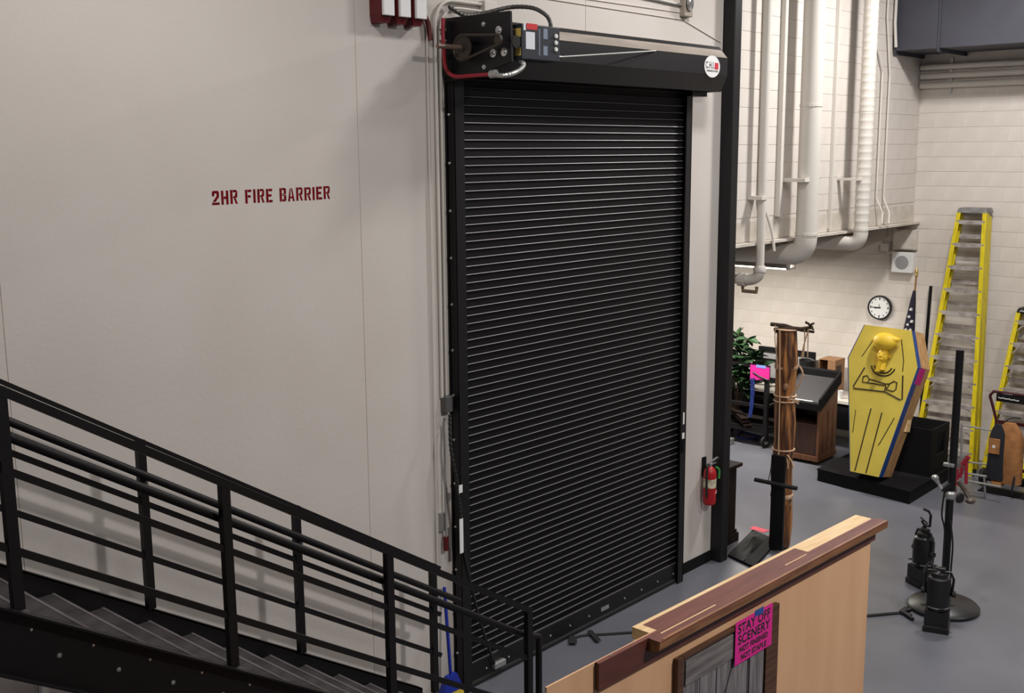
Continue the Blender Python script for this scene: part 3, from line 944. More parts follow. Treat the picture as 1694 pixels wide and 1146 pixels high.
# flag on its staff
ft, fb = onX(1516, 455, 15.55), onX(1508, 545, 15.55)
fl = thing('flag', 'rolled flag with white stars on a staff behind the yellow coffin', 'flag', (15.5, fb.y + 0.05, 0))
sx_, sy_ = 15.55, ft.y
sdir = (ft - fb)
base = Vector((15.5, fb.y + 0.06, 0.0))
MB().cyl(base, ft, 0.013, 8).build('staff', mat('gold_staff', (150, 110, 60), 0.4, 0.3), fl, smooth=True)
MB().lathe([(0.012, 0), (0.03, 0.03), (0.022, 0.06), (0.03, 0.08), (0.002, 0.15)], ft - Vector((0, 0, 0.03)), (0, 0, 1), 12).build('finial', mat('gold', (206, 178, 120), 0.3, 0.6), fl, smooth=True)
M_navy = mat('flag_navy', (26, 24, 44), 0.85)
cpts = []
top = ft + (fb - ft) * 0.28
for i in range(9):
    t_ = i / 8
    c = top + (base - ft).normalized() * (1.25 * t_) + Vector((-0.02, 0.05 * t_, 0))
    cpts.append(c)
cl = MB().tube(cpts, [0.02, 0.04, 0.055, 0.07, 0.085, 0.095, 0.10, 0.10, 0.09], 12).build('cloth', M_navy, fl, smooth=True)
for (px, py) in ((1506, 512), (1503, 524), (1507, 532), (1501, 537), (1505, 546), (1498, 545)):
    qq = onX(px, py, 15.43)
    pts5 = []
    for k in range(10):
        a = math.pi / 2 + k * math.pi / 5
        rr5 = 0.022 if k % 2 == 0 else 0.010
        pts5.append((qq.x, qq.y + rr5 * math.cos(a), qq.z + rr5 * math.sin(a)))
    MB().prism(pts5, (0.06, 0, 0)).build('star', M_white, cl)
# black pole leaning
a, b = onX(1540, 473, 15.80), onX(1533, 560, 15.72)
d = (b - a).normalized()
e = a + d * ((a.z - 0.01) / -d.z)
tag(MB().bar(a, e, 0.035, 0.035, up=(1, 0, 0)).build('leaning_pole', M_black, org=e), 'slim black pole leaning on the wall between flag and tall ladder', 'pole')


# ------------------------------------------------------------------ step ladders folded and leaning on the wall
def step_ladder(name, label, foot_r, foot_l, top_r, top_l, nst, hgt_top, cap_mat, brace_from, capw=0.21, depth=0.15):
    """rails given as base and top points (front rails); rear frame folded behind (+X)"""
    fr, fl_, tr, tl = [Vector(p) for p in (foot_r, foot_l, top_r, top_l)]
    cx = (fr + fl_) / 2
    t = thing(name, label, 'ladder', (cx.x, cx.y, 0))
    ax = ((tr + tl) / 2 - cx).normalized()
    for a, b in ((fr, tr), (fl_, tl)):
        m = MB()
        s = 1 if a is fr else -1
        m.bar(a, b, 0.11, 0.012, up=(0, 1, 0))
        off = Vector((0, 0.012 * s, 0))
        m.bar(a + Vector((-0.05, 0.022 * s, 0)), b + Vector((-0.05, 0.022 * s, 0)), 0.012, 0.055, up=(0, 1, 0))
        m.bar(a + Vector((0.05, 0.022 * s, 0)), b + Vector((0.05, 0.022 * s, 0)), 0.012, 0.055, up=(0, 1, 0))
        m.build('front_rail', M_yellow, t)
        MB().bar(a, a + (b - a).normalized() * 0.09, 0.10, 0.045, up=(0, 1, 0)).build('foot', M_rubber, t)
    rs = Vector((depth, 0, 0.0))
    for a, b, s in ((fr, tr, 1), (fl_, tl, -1)):
        ar = a + rs + Vector((0, 0.006 * s, 0.05))
        brr = b + rs * 0.8 + Vector((0, 0.006 * s, -0.05))
        MB().bar(ar, brr, 0.10, 0.02, up=(0, 1, 0)).build('rear_rail', M_yellow, t)
    for i in range(nst):
        f = (i + 1) / (nst + 0.35)
        a, b = fr.lerp(tr, f), fl_.lerp(tl, f)
        MB().box(a.x - 0.06, a.y + 0.008, a.z - 0.05, a.x + 0.08, b.y - 0.008, a.z).build('step', M_alu, t)
        ar, br_ = a + rs * (1 - 0.4 * f), b + rs * (1 - 0.4 * f)
        MB().box(ar.x - 0.012, ar.y + 0.02, ar.z + 0.06, ar.x + 0.02, br_.y - 0.02, ar.z + 0.12).build('rear_bar', M_alu, t)
        if i < brace_from:
            for p, s in ((a, 1), (b, -1)):
                q_ = p + Vector((-0.03, 0.16 * s, -0.015))
                dn = p - (tr - fr).normalized() * 0.16 + Vector((-0.03, 0.01 * s, 0))
                MB().bar(q_, dn, 0.012, 0.03, up=(1, 0, 0)).build('brace', M_alu, t)
    MB().hexa([(tr.x - 0.06, tr.y - 0.012, tr.z - 0.01), (tr.x + capw, tr.y - 0.012, tr.z - 0.01), (tl.x + capw, tl.y + 0.012, tl.z - 0.01), (tl.x - 0.06, tl.y + 0.012, tl.z - 0.01),
               (tr.x - 0.04, tr.y + 0.01, tr.z + 0.06), (tr.x + capw - 0.01, tr.y + 0.01, tr.z + 0.06), (tl.x + capw - 0.01, tl.y - 0.01, tl.z + 0.06), (tl.x - 0.04, tl.y - 0.01, tl.z + 0.06)]).build('top_cap', cap_mat, t, bevel=0.01)
    return t


M_cap = mat('grey_cap', (128, 126, 124), 0.6, rgb2=(104, 102, 100), scale=12)
lf = onZ(1612, 787, 0)
tR, tL = onX(1634, 352, 15.60), onX(1586, 350, 15.60)
fL = onX(1512, 742, 15.08)
step_ladder('step_ladder', 'tall yellow fibreglass step ladder leaning folded against the block wall', (lf.x, lf.y + 0.02, 0.0), (lf.x, fL.y, 0.0), (15.60, tR.y, tR.z), (15.60, tL.y, tR.z), 11, 3.6, M_cap, 6)
t2 = onX(1684, 516, 15.62)
l2 = step_ladder('step_ladder', 'shorter yellow step ladder with black top cap at the right edge', (15.10, -1.68, 0.0), (15.10, onX(1617, 783, 15.10).y - 0.05, 0.0), (15.62, t2.y - 0.32, t2.z), (15.62, t2.y, t2.z), 7, 2.3, M_rubber, 7)
MB().tube([(15.553, t2.y - 0.05 - 0.02 * k, t2.z + 0.018 + 0.016 * (k % 2)) for k in range(10)], 0.006, 5).build('white_marking', M_white, l2)

# ------------------------------------------------------------------ platform, coffin, crate
plf = thing('stage_platform', 'low black stage platform under the yellow coffin', 'platform', (14.0, -0.17, 0))
pc4 = [onZ(1352, 795, 0), onZ(1504, 834, 0), onZ(1572, 792, 0)]
c4 = pc4[0] + (pc4[2] - pc4[1])
PT = 0.17
MB().prism([(p.x, p.y, 0.0) for p in (pc4[0], pc4[1], pc4[2], c4)], (0, 0, PT - 0.02)).build('skirt', M_black, plf)
ctr = (pc4[0] + pc4[2]) / 2
MB().prism([(ctr + (p - ctr) * 1.012) + Vector((0, 0, PT - 0.02)) for p in (pc4[0], pc4[1], pc4[2], c4)], (0, 0, 0.02)).build('deck', mat('deck_black', (22, 21, 23), 0.85, spec=0.1), plf)

lean = math.radians(12.6)
cof = thing('coffin', 'upright yellow painted coffin prop with pharaoh head and wooden sides', 'coffin', (13.31, -0.228, PT + 0.093), rot=(0.022, lean, math.radians(1.0)))
Lc = 1.91
HW = [(0.20, 0.0), (0.475, 1.47), (0.325, Lc)]
outline = [(y, z) for y, z in ((0.197, 0), (0.467, 1.46), (0.317, Lc), (-0.317, Lc), (-0.467, 1.46), (-0.197, 0))]
DP = 0.42
M_cy = mat('coffin_yellow', (222, 200, 84), 0.6, rgb2=(206, 182, 74), scale=3, contrast=(0.35, 0.8))
M_plank = mat('pine_side', (206, 164, 112), 0.6, rgb2=(176, 130, 84), scale=4, stretch=(6, 6, 0.8))
MB().prism([(0, y, z) for y, z in outline], (0.02, 0, 0)).build('lid', M_cy, cof)
MB().prism([(DP - 0.02, y, z) for y, z in outline], (0.02, 0, 0)).build('back_panel', M_plank, cof)
ring = outline
for i in range(6):
    (ya, za), (yb, zb2) = ring[i], ring[(i + 1) % 6]
    for k, (d0, d1) in enumerate(((0.02, 0.15), (0.155, 0.28), (0.285, 0.40))):
        if i in (0, 1, 3, 4):
            f0, f1 = 1.0, 1.0
            inn = 0.93
            MB().hexa([(d0, ya * f0, za), (d1, ya * f1, za), (d1, ya * inn, za), (d0, ya * inn, za),
                       (d0, yb * f0, zb2), (d1, yb * f1, zb2), (d1, yb * inn, zb2), (d0, yb * inn, zb2)]).build('side_board', M_plank, cof)
    if i in (2, 5):
        MB().hexa([(0.02, ya, za - (0.02 if i == 2 else 0)), (DP - .02, ya, za - (0.02 if i == 2 else 0)), (DP - .02, yb, za - (0.02 if i == 2 else 0)), (0.02, yb, za - (0.02 if i == 2 else 0)),
                   (0.02, ya, za + (0 if i == 2 else 0.02)), (DP - .02, ya, za + (0 if i == 2 else 0.02)), (DP - .02, yb, za + (0 if i == 2 else 0.02)), (0.02, yb, za + (0 if i == 2 else 0.02))]).build('end_board', M_plank, cof)
# blue tape along the edges
for i in (0, 1, 3, 4):
    (ya, za), (yb, zb2) = ring[i], ring[(i + 1) % 6]
    if i in (3, 4):
        wd = 0.13 if i == 4 else 0.09
        MB().hexa([(-0.003, ya * 1.004, za), (wd, ya * 1.008, za), (wd, ya * 0.99, za), (-0.003, ya * 0.985, za),
                   (-0.003, yb * 1.004, zb2), (wd, yb * 1.008, zb2), (wd, yb * 0.99, zb2), (-0.003, yb * 0.985, zb2)]).build('edge_tape', M_bluetape, cof)
    else:
        MB().hexa([(-0.006, ya * 1.0, za), (0.03, ya * 1.03, za), (0.03, ya * 1.0, za), (-0.006, ya * 0.975, za),
                   (-0.006, yb * 1.0, zb2), (0.03, yb * 1.03, zb2), (0.03, yb * 1.0, zb2), (-0.006, yb * 0.975, zb2)]).build('edge_tape', M_bluetape, cof)
MB().hexa([(0.06, -0.430, 1.24), (0.26, -0.430, 1.24), (0.26, -0.425, 1.24), (0.06, -0.425, 1.24), (0.06, -0.4715, 1.45), (0.26, -0.4715, 1.45), (0.26, -0.4655, 1.45), (0.06, -0.4655, 1.45)]).build('pink_note', M_pink, cof)
MB().box(0.28, -0.345, 0.62, 0.40, -0.27, 0.78).build('wood_block', M_wood, cof)
# pharaoh head: tall headdress, face, beard
M_hd = mat('head_yellow', (232, 194, 52), 0.5)
hz = 1.52
hy = -0.02
hd = MB()
prof_h = [(0.0, 0.06), (0.06, 0.062), (0.13, 0.075), (0.20, 0.105), (0.27, 0.135), (0.33, 0.15), (0.385, 0.135), (0.42, 0.09), (0.435, 0.02)]
NU = 20
hv = []
for zz_, rr_ in prof_h:
    for k in range(NU):
        a = 2 * math.pi * k / NU
        hv.append((-0.015 - 0.075 * max(0, math.cos(a)) * (rr_ / 0.15) - (0.04 if zz_ > 0.2 else 0.05) * max(0, math.cos(a)), hy + 0.02 - rr_ * math.sin(a) * (1.0 if zz_ < 0.2 else 1.08), 1.45 + zz_ + 0.0))
fs = [(i * NU + k, i * NU + (k + 1) % NU, (i + 1) * NU + (k + 1) % NU, (i + 1) * NU + k) for i in range(len(prof_h) - 1) for k in range(NU)]
fs += [tuple(range(NU))[::-1], tuple(range((len(prof_h) - 1) * NU, len(prof_h) * NU))]
# headdress (upper lathe part), face as an egg with nose, brow, mouth, ears
crown = MB().add(hv[3 * NU:], [tuple(i - 3 * NU for i in f) for f in fs[3 * NU:-2]] + [tuple(range(NU))[::-1], tuple(range((len(prof_h) - 4) * NU, (len(prof_h) - 3) * NU))])
crown = MB().ball((-0.08, hy + 0.0, 1.725), 0.095, 0.152, 0.115, 20, 12)
crown.tube([(-0.09, hy - 0.02, 1.735), (-0.08, hy - 0.12, 1.765), (-0.05, hy - 0.185, 1.78)], [0.085, 0.05, 0.008], 12)
crown.build('headdress', M_hd, cof, smooth=True)
face = MB().ball((-0.055, hy, 1.545), 0.075, 0.068, 0.098)
face.ball((-0.128, hy, 1.54), 0.020, 0.014, 0.028)
face.ball((-0.118, hy, 1.495), 0.016, 0.026, 0.010)
face.ball((-0.115, hy - 0.03, 1.572), 0.014, 0.018, 0.009).ball((-0.115, hy + 0.03, 1.572), 0.014, 0.018, 0.009)
face.ball((-0.04, hy - 0.076, 1.545), 0.02, 0.012, 0.03).ball((-0.04, hy + 0.076, 1.545), 0.02, 0.012, 0.03)
face = face.build('face', M_hd, cof, smooth=True)
MB().hexa([(-0.11, hy + 0.005, 1.33), (-0.11, hy + 0.055, 1.33), (-0.05, hy + 0.055, 1.33), (-0.05, hy + 0.005, 1.33),
           (-0.12, hy - 0.01, 1.47), (-0.12, hy + 0.03, 1.47), (-0.06, hy + 0.03, 1.47), (-0.06, hy - 0.01, 1.47)]).build('beard', M_hd, cof)
MB().cyl((-0.04, hy, 1.36), (-0.04, hy, 1.50), 0.05, 12, 0.045).build('neck', M_hd, cof, smooth=True)
# drawn lines
M_line = mat('marker_line', (62, 50, 14), 0.7)


def drawn(pts2, r=0.006):
    MB().tube([(-0.001, y, z) for y, z in pts2], r * 1.3, 4).build('drawn_line', M_line, cof)


for rr_ in (0.11, 0.15):
    drawn([(hy + rr_ * 1.05 * math.cos(math.radians(a)), 1.42 + rr_ * 0.9 * math.sin(math.radians(a)) - 0.0) for a in range(190, 351, 16)], 0.008)
drawn([(0.22, 1.36), (0.33, 1.10), (0.32, 1.07), (-0.10, 1.09), (-0.30, 1.02), (-0.33, 1.03), (-0.29, 1.33)], 0.008)
drawn([(0.22, 1.24), (0.17, 1.26), (0.13, 1.22), (0.15, 1.17), (0.22, 1.17), (0.22, 1.24)], 0.007)
drawn([(0.13, 1.22), (-0.09, 1.19), (-0.14, 1.20), (-0.19, 1.24), (-0.23, 1.23), (-0.23, 1.14), (-0.20, 1.11), (-0.11, 1.12), (-0.09, 1.17)], 0.007)
drawn([(0.15, 1.17), (-0.09, 1.17), (-0.09, 1.10)], 0.007)
drawn([(-0.14, 1.20), (-0.11, 1.12)], 0.006)
drawn([(0.16, 1.74), (0.28, 1.50)], 0.005)
drawn([(-0.20, 1.78), (-0.27, 1.52), (-0.28, 1.38)], 0.005)
drawn([(0.05, 0.85), (0.13, 0.02)], 0.007)
drawn([(-0.10, 0.82), (-0.02, 0.02)], 0.007)
drawn([(0.25, 0.80), (0.24, 0.50)], 0.004)
drawn([(-0.27, 0.78), (-0.14, 0.44), (-0.12, 0.40)], 0.005)

crt = thing('black_crate', 'open black wooden box standing on the stage platform behind the coffin', 'box', (14.30, -0.45, PT))
x0c, x1c, y0c, y1c, zc0, zc1 = 14.02, 14.62, -0.80, -0.05, PT + 0.002, 0.80
MB().box(x0c, y0c, zc0, x0c + 0.02, y1c, zc1).build('side_panel', M_black, crt)
MB().box(x1c - 0.02, y0c, zc0, x1c, y1c, zc1).build('side_panel', M_black, crt)
MB().box(x0c + 0.02, y0c, zc0, x0c + 0.20, y0c + 0.02, zc1).box(x1c - 0.12, y0c, zc0, x1c - 0.02, y0c + 0.02, zc1).box(x0c + 0.2, y0c, zc0, x1c - 0.12, y0c + 0.02, 0.42).box(x0c + 0.2, y0c, zc1 - 0.09, x1c - 0.12, y0c + 0.02, zc1).build('front_panel', M_black, crt)
MB().box(x0c + 0.02, y1c - 0.02, zc0, x1c - 0.02, y1c, zc1).build('side_panel', M_black, crt)
MB().box(x0c + 0.02, y0c + 0.02, zc0, x1c - 0.02, y1c - 0.02, zc0 + 0.02).build('bottom_panel', M_black, crt)

# ------------------------------------------------------------------ log post with ropes
lx, ly = 10.84, -0.375
lp = thing('rope_bound_log', 'rope bound wooden log post with crossed sticks on top', 'log', (lx, ly, 0))
M_log = mat('log_wood', (70, 40, 22), 0.5, rgb2=(184, 124, 70), scale=7, detail=5, stretch=(3.5, 3.5, 0.3), bump=0.5, bscale=8, contrast=(0.42, 0.66))
ztop = 2.47
lm = MB()
pts, rr = [], []
for i in range(15):
    z = 0.035 + (ztop - 0.035) * i / 14
    pts.append((lx + 0.012 * math.sin(i * 0.9), ly + 0.01 * math.cos(i * 1.3), z))
    rr.append(0.116 + 0.006 * math.sin(i * 1.7) - 0.004 * i / 14)
lm.tube(pts, rr, 18).build('trunk', M_log, lp, smooth=True)
lm2 = mat('log_end', (200, 160, 110), 0.7)
M_stick = mat('stick_bark', (74, 56, 40), 0.8, rgb2=(50, 38, 28), scale=20)
lxs = lx - 0.02
for (a, b, ra, rb) in (((1275, 536), (1347, 549), 0.022, 0.014), ((1281, 546), (1345, 541), 0.026, 0.018), ((1281, 547), (1312, 544), 0.03, 0.02), ((1333, 533), (1346, 545), 0.014, 0.01), ((1346, 535), (1336, 543), 0.012, 0.008)):
    p_, q_ = onX(*a, lxs - 0.05), onX(*b, lxs + 0.05)
    MB().tube([p_, p_.lerp(q_, 0.35) + Vector((0, 0, 0.012)), p_.lerp(q_, 0.7) - Vector((0, 0, 0.008)), q_], [ra, ra * 0.95, rb * 1.1, rb], 8).build('stick', M_stick, lp, smooth=True)


def px_rope(pts, r=0.006, X=None):
    return MB().tube(spline([onX(a, b, X if X else lx - 0.13) for a, b in pts], 4), r, 6).build('rope', M_rope, lp, smooth=True)


px_rope([(1283, 538), (1282, 560), (1285, 590), (1286, 605), (1283, 612)], 0.006)
px_rope([(1290, 545), (1290, 640), (1289, 700), (1288, 745), (1289, 762), (1288, 770)], 0.008)
px_rope([(1331, 543), (1331, 565), (1329, 590)], 0.007, lx)
px_rope([(1338, 543), (1330, 570), (1326, 592)], 0.008, lx)
px_rope([(1337, 545), (1336, 590)], 0.007, lx)
px_rope([(1322, 605), (1328, 618), (1320, 640), (1306, 658), (1303, 660)], 0.009)
px_rope([(1330, 620), (1318, 642), (1306, 658)], 0.007)
px_rope([(1303, 659), (1312, 662), (1321, 668)], 0.009)
px_rope([(1311, 660), (1322, 664)], 0.008)
px_rope([(1302, 752), (1309, 762), (1313, 775)], 0.007)
px_rope([(1300, 755), (1303, 765), (1303, 775)], 0.007)
px_rope([(1288, 762), (1286, 768), (1290, 776)], 0.010)
px_rope([(1311, 826), (1307, 836)], 0.007)
M_leather = mat('wrap_cloth', (186, 148, 116), 0.85)
for (py, hh, mm) in ((609, 0.065, M_leather), (826, 0.05, M_rope), (667, 0.014, M_rope), (658, 0.012, M_rope), (748, 0.016, M_rope), (541 + 6, 0.012, M_rope)):
    z = onX(1305, py, lx - 0.10).z
    MB().lathe([(0.120, -hh / 2), (0.127, -hh / 4), (0.127, hh / 4), (0.120, hh / 2)], (lx, ly, z), (0, 0, 1), 18).build('wrapping', mm, lp, smooth=True)
MB().ball(onX(1300, 640, lx - 0.13), 0.02, 0.03, 0.04).build('knot', mat('burl', (150, 112, 86), 0.8), lp, smooth=True)
# stand: base board, upright board, push bar
ls = thing('log_stand', 'black base board with upright brace and push bar at the foot of the log', 'stand', (10.60, -0.25, 0))
b0, b1, b2 = onZ(1204, 921, 0), onZ(1245, 880, 0), onZ(1247, 941, 0)
b3 = b1 + (b2 - b0)
MB().prism([(p.x, p.y, 0) for p in (b0, b2, b3, b1)], (0, 0, 0.03)).build('base_board', M_black, ls)
XB = lx - 0.15
ya, yb = onX(1277, 800, XB).y, onX(1299, 800, XB).y
zt_ = onX(1285, 752, XB).z
MB().box(XB - 0.02, yb, 0.03, XB + 0.015, ya, zt_).build('upright', M_satin, ls, bevel=0.004)
a, b = onX(1249, 793, XB - 0.04), onX(1318, 810, XB - 0.04)
MB().cyl((XB - 0.04, a.y, a.z), (XB - 0.04, b.y, a.z), 0.024, 12).build('push_bar', M_rubber, ls, smooth=True)
MB().tube(spline([onX(1277, 752, XB - 0.03), onX(1275, 775, XB - 0.03), onX(1271, 795, XB - 0.04)], 6), 0.005, 6).build('cord', M_rubber, ls)
# bag on the base board
sbag = MB()
NX, NY = 14, 10
o0, e1, e2 = Vector((b0.x, b0.y, 0.031)), (b1 - b0), (b2 - b0)
vs, fs = [], []
for j in range(NY + 1):
    for i in range(NX + 1):
        u, v = i / NX, j / NY
        hgt_ = 0.05 * (math.sin(math.pi * u) * math.sin(math.pi * v)) ** 0.5 + (0.02 * math.sin(9 * u + 4 * v) + 0.014 * math.sin(5 * u - 13 * v)) * math.sin(math.pi * u) * math.sin(math.pi * v)
        p_ = o0 + e1 * (0.01 + 0.96 * u) + e2 * (0.01 + 0.62 * v) + Vector((0, 0, max(hgt_, 0)))
        vs.append(p_)
fs = [(j * (NX + 1) + i, j * (NX + 1) + i + 1, (j + 1) * (NX + 1) + i + 1, (j + 1) * (NX + 1) + i) for j in range(NY) for i in range(NX)]
nb_ = len(vs)
vs += [Vector((p_.x, p_.y, 0.031)) for p_ in vs[:nb_]]
fs += [tuple(i + nb_ for i in reversed(f)) for f in fs]
sbag.add(vs, fs)
tag(sbag.build('sandbag', mat('black_canvas', (27, 26, 26), 0.75, rgb2=(16, 15, 15), scale=14, bump=0.6, bscale=16), org=o0, smooth=True), 'slack black bag lying on the base board of the log', 'bag')
q = onZ(1250, 878, 0)
tag(MB().prism([(q.x, q.y - 0.1, 0.001), (q.x + 0.12, q.y - 0.12, 0.001), (q.x + 0.13, q.y + 0.1, 0.001), (q.x + 0.02, q.y + 0.09, 0.001)], (0, 0, 0.003)).build('pink_slip', mat('coral_paper', (226, 84, 100), 0.7), org=q), 'small coral pink slip on the floor behind the black bag', 'paper')

# dark pedestal behind the column
q = onZ(1219, 894, 0)
pd = thing('pedestal', 'dark wooden pedestal half hidden behind the steel column', 'pedestal', (10.52, q.y + 0.2, 0))
M_dk = mat('dark_wood', (36, 24, 20), 0.75, rgb2=(26, 18, 16), scale=5, stretch=(4, 4, 0.6), spec=0.15)
MB().box(10.37, q.y + 0.02, 0.1, 10.70, q.y + 0.38, 0.88).build('body', M_dk, pd)
MB().box(10.34, q.y - 0.01, 0.0, 10.735, q.y + 0.41, 0.10).box(10.355, q.y + 0.005, 0.10, 10.715, q.y + 0.395, 0.14).build('base_moulding', M_dk, pd)
MB().box(10.31, q.y - 0.03, 0.88, 10.75, q.y + 0.43, 0.92).build('top', M_dk, pd, bevel=0.006)

# ------------------------------------------------------------------ alcove: strip light, lectern, table, cart
fx_x = 13.8
a_ = onX(1309, 445, fx_x)
zf = a_.z
y0f, y1f = a_.y, a_.y + 2.4
sl = thing('strip_light', 'fluorescent strip light with lit tubes under the lintel', 'lamp', (fx_x, y0f, zf))
M_refl = mat('reflector_grey', (150, 148, 142), 0.5)
MB().prism([(fx_x - 0.11, y0f, zf + 0.015), (fx_x - 0.05, y0f, zf + 0.085), (fx_x + 0.05, y0f, zf + 0.085), (fx_x + 0.11, y0f, zf + 0.015),
            (fx_x + 0.105, y0f, zf + 0.015), (fx_x + 0.047, y0f, zf + 0.078), (fx_x - 0.047, y0f, zf + 0.078), (fx_x - 0.105, y0f, zf + 0.015)], (0, y1f - y0f, 0)).build('reflector', M_refl, sl)
M_tube = mat('lit_tube', (255, 246, 226), 0.5, emit=9.0)
for dx in (-0.075, 0.075):
    MB().tube([(fx_x + dx, y0f + 0.03, zf + 0.012), (fx_x + dx, y1f - 0.03, zf + 0.012)], 0.019, 10).build('tube', M_tube, sl, smooth=True)
    MB().box(fx_x + dx - 0.022, y0f - 0.02, zf - 0.008, fx_x + dx + 0.022, y0f + 0.03, zf + 0.075).build('lamp_holder', M_white, sl, bevel=0.008)
MB().box(fx_x - 0.1, y0f - 0.012, zf - 0.004, fx_x + 0.1, y0f, zf + 0.02).build('end_plate', M_white, sl)
for yy in (y0f + 0.4, y1f - 0.4):
    MB().cyl((fx_x, yy, zf + 0.085), (fx_x, yy, 3.55), 0.006, 6).build('hanger', M_gal, sl)
area('strip_light_glow', (fx_x, (y0f + y1f) / 2, zf - 0.012), (fx_x, (y0f + y1f) / 2 + 0.001, 0), 0.14, 2.2, 180, (1.0, 0.95, 0.86))

# lectern
M_oak = mat('oak_veneer', (120, 78, 48), 0.45, rgb2=(84, 52, 32), scale=5, stretch=(4, 4, 0.5))
M_oakd = mat('oak_dark', (64, 38, 26), 0.5, rgb2=(48, 28, 20), scale=5, stretch=(4, 4, 0.5))
r0 = onZ(1352, 770, 0)
lx0, ly0 = r0.x, r0.y
LW, LD = 0.62, 0.55
le = thing('lectern', 'brown wooden lectern with black slanted top behind the log', 'lectern', (lx0 + LD / 2, ly0 + LW / 2, 0))
hF, hB = 0.86, 1.13
for yy in (ly0, ly0 + LW - 0.03):
    MB().prism([(lx0, yy, 0.08), (lx0 + LD, yy, 0.08), (lx0 + LD, yy, hB), (lx0, yy, hF)], (0, 0.03, 0)).build('side_panel', M_oak, le)
for k in range(3):
    xx = lx0 + 0.12 + k * 0.15
    MB().box(xx, ly0 - 0.008, 0.2, xx + 0.09, ly0, 0.74).build('raised_panel', M_oak, le)
MB().box(lx0 + LD - 0.02, ly0 + 0.03, 0.08, lx0 + LD, ly0 + LW - 0.03, hB).build('back_panel', M_oakd, le)
MB().box(lx0 + 0.015, ly0 + 0.03, 0.08, lx0 + 0.04, ly0 + LW - 0.03, 0.58).build('lower_panel', M_oakd, le)
MB().box(lx0 + 0.04, ly0 + 0.03, 0.56, lx0 + LD - 0.02, ly0 + LW - 0.03, 0.58).build('shelf', M_oakd, le)
MB().box(lx0 - 0.01, ly0 - 0.012, 0.05, lx0 + LD + 0.01, ly0 + LW + 0.012, 0.12).build('plinth', M_oak, le)
MB().box(lx0 + 0.02, ly0 + 0.03, 0.78, lx0 + 0.04, ly0 + LW - 0.03, 0.85).build('apron', M_oakd, le)
sl_ = (hB - hF) / LD
zt = lambda x, o: hF + (x - lx0) * sl_ + o
MB().hexa([(lx0 - 0.03, ly0 - 0.02, zt(lx0 - 0.03, 0.0)), (lx0 + LD + 0.03, ly0 - 0.02, zt(lx0 + LD + 0.03, 0.0)), (lx0 + LD + 0.03, ly0 + LW + 0.02, zt(lx0 + LD + 0.03, 0.0)), (lx0 - 0.03, ly0 + LW + 0.02, zt(lx0 - 0.03, 0.0)),
           (lx0 - 0.03, ly0 - 0.02, zt(lx0 - 0.03, 0.03)), (lx0 + LD + 0.03, ly0 - 0.02, zt(lx0 + LD + 0.03, 0.03)), (lx0 + LD + 0.03, ly0 + LW + 0.02, zt(lx0 + LD + 0.03, 0.03)), (lx0 - 0.03, ly0 + LW + 0.02, zt(lx0 - 0.03, 0.03))]).build('reading_board', mat('board_grey', (58, 56, 58), 0.4), le)
for (xa_, ya_, xb_, yb_) in ((lx0 - 0.04, ly0 - 0.03, lx0 + LD + 0.04, ly0), (lx0 - 0.04, ly0 + LW, lx0 + LD + 0.04, ly0 + LW + 0.03), (lx0 + LD, ly0, lx0 + LD + 0.04, ly0 + LW), (lx0 - 0.04, ly0, lx0, ly0 + LW)):
    hh = 0.12 if xb_ - xa_ > 0.1 or xa_ > lx0 else 0.045
    MB().hexa([(xa_, ya_, zt(xa_, -0.05)), (xb_, ya_, zt(xb_, -0.05)), (xb_, yb_, zt(xb_, -0.05)), (xa_, yb_, zt(xa_, -0.05)),
               (xa_, ya_, zt(xa_, hh)), (xb_, ya_, zt(xb_, hh)), (xb_, yb_, zt(xb_, hh)), (xa_, yb_, zt(xa_, hh))]).build('border', M_black, le)
MB().hexa([(lx0 + 0.005, ly0 + 0.12, zt(lx0 + 0.005, 0.03)), (lx0 + 0.03, ly0 + 0.12, zt(lx0 + 0.03, 0.03)), (lx0 + 0.03, ly0 + 0.5, zt(lx0 + 0.03, 0.03)), (lx0 + 0.005, ly0 + 0.5, zt(lx0 + 0.005, 0.03)),
           (lx0 + 0.005, ly0 + 0.12, zt(lx0 + 0.005, 0.034)), (lx0 + 0.03, ly0 + 0.12, zt(lx0 + 0.03, 0.034)), (lx0 + 0.03, ly0 + 0.5, zt(lx0 + 0.03, 0.034)), (lx0 + 0.005, ly0 + 0.5, zt(lx0 + 0.005, 0.034))]).build('paper_strip', M_white, le)
for yy in (ly0 + 0.04, ly0 + LW - 0.04):
    for xx in (lx0 + 0.04, lx0 + LD - 0.04):
        MB().lathe([(0.025, -0.012), (0.025, 0.012)], (xx, yy, 0.025), (0, 1, 0), 10).build('caster', M_rubber, le)

# table along the far wall with things on it
TX0, TX1, TY0, TY1, TZ = 15.12, 15.80, 0.72, 3.6, 0.74
tb = thing('work_table', 'table with pale top and black front along the wall behind the lectern', 'table', ((TX0 + TX1) / 2, (TY0 + TY1) / 2, 0))
MB().box(TX0, TY0, TZ - 0.05, TX1, TY1, TZ).build('table_top', mat('pale_laminate', (206, 200, 190), 0.5), tb, bevel=0.004)
MB().box(TX0 + 0.03, TY0 + 0.03, 0.30, TX0 + 0.05, TY1 - 0.03, TZ - 0.05).build('modesty_panel', M_black, tb)
for xx in (TX0 + 0.06, TX1 - 0.1):
    for yy in (TY0 + 0.05, TY1 - 0.1):
        MB().box(xx, yy, 0, xx + 0.05, yy + 0.05, TZ - 0.05).build('leg', M_black, tb)
M_card = mat('cardboard', (150, 112, 78), 0.8, rgb2=(132, 96, 66), scale=8)
q0, q1, q2 = onX(1355, 592, 15.30), onX(1382, 597, 15.30), onX(1378, 650, 15.30)
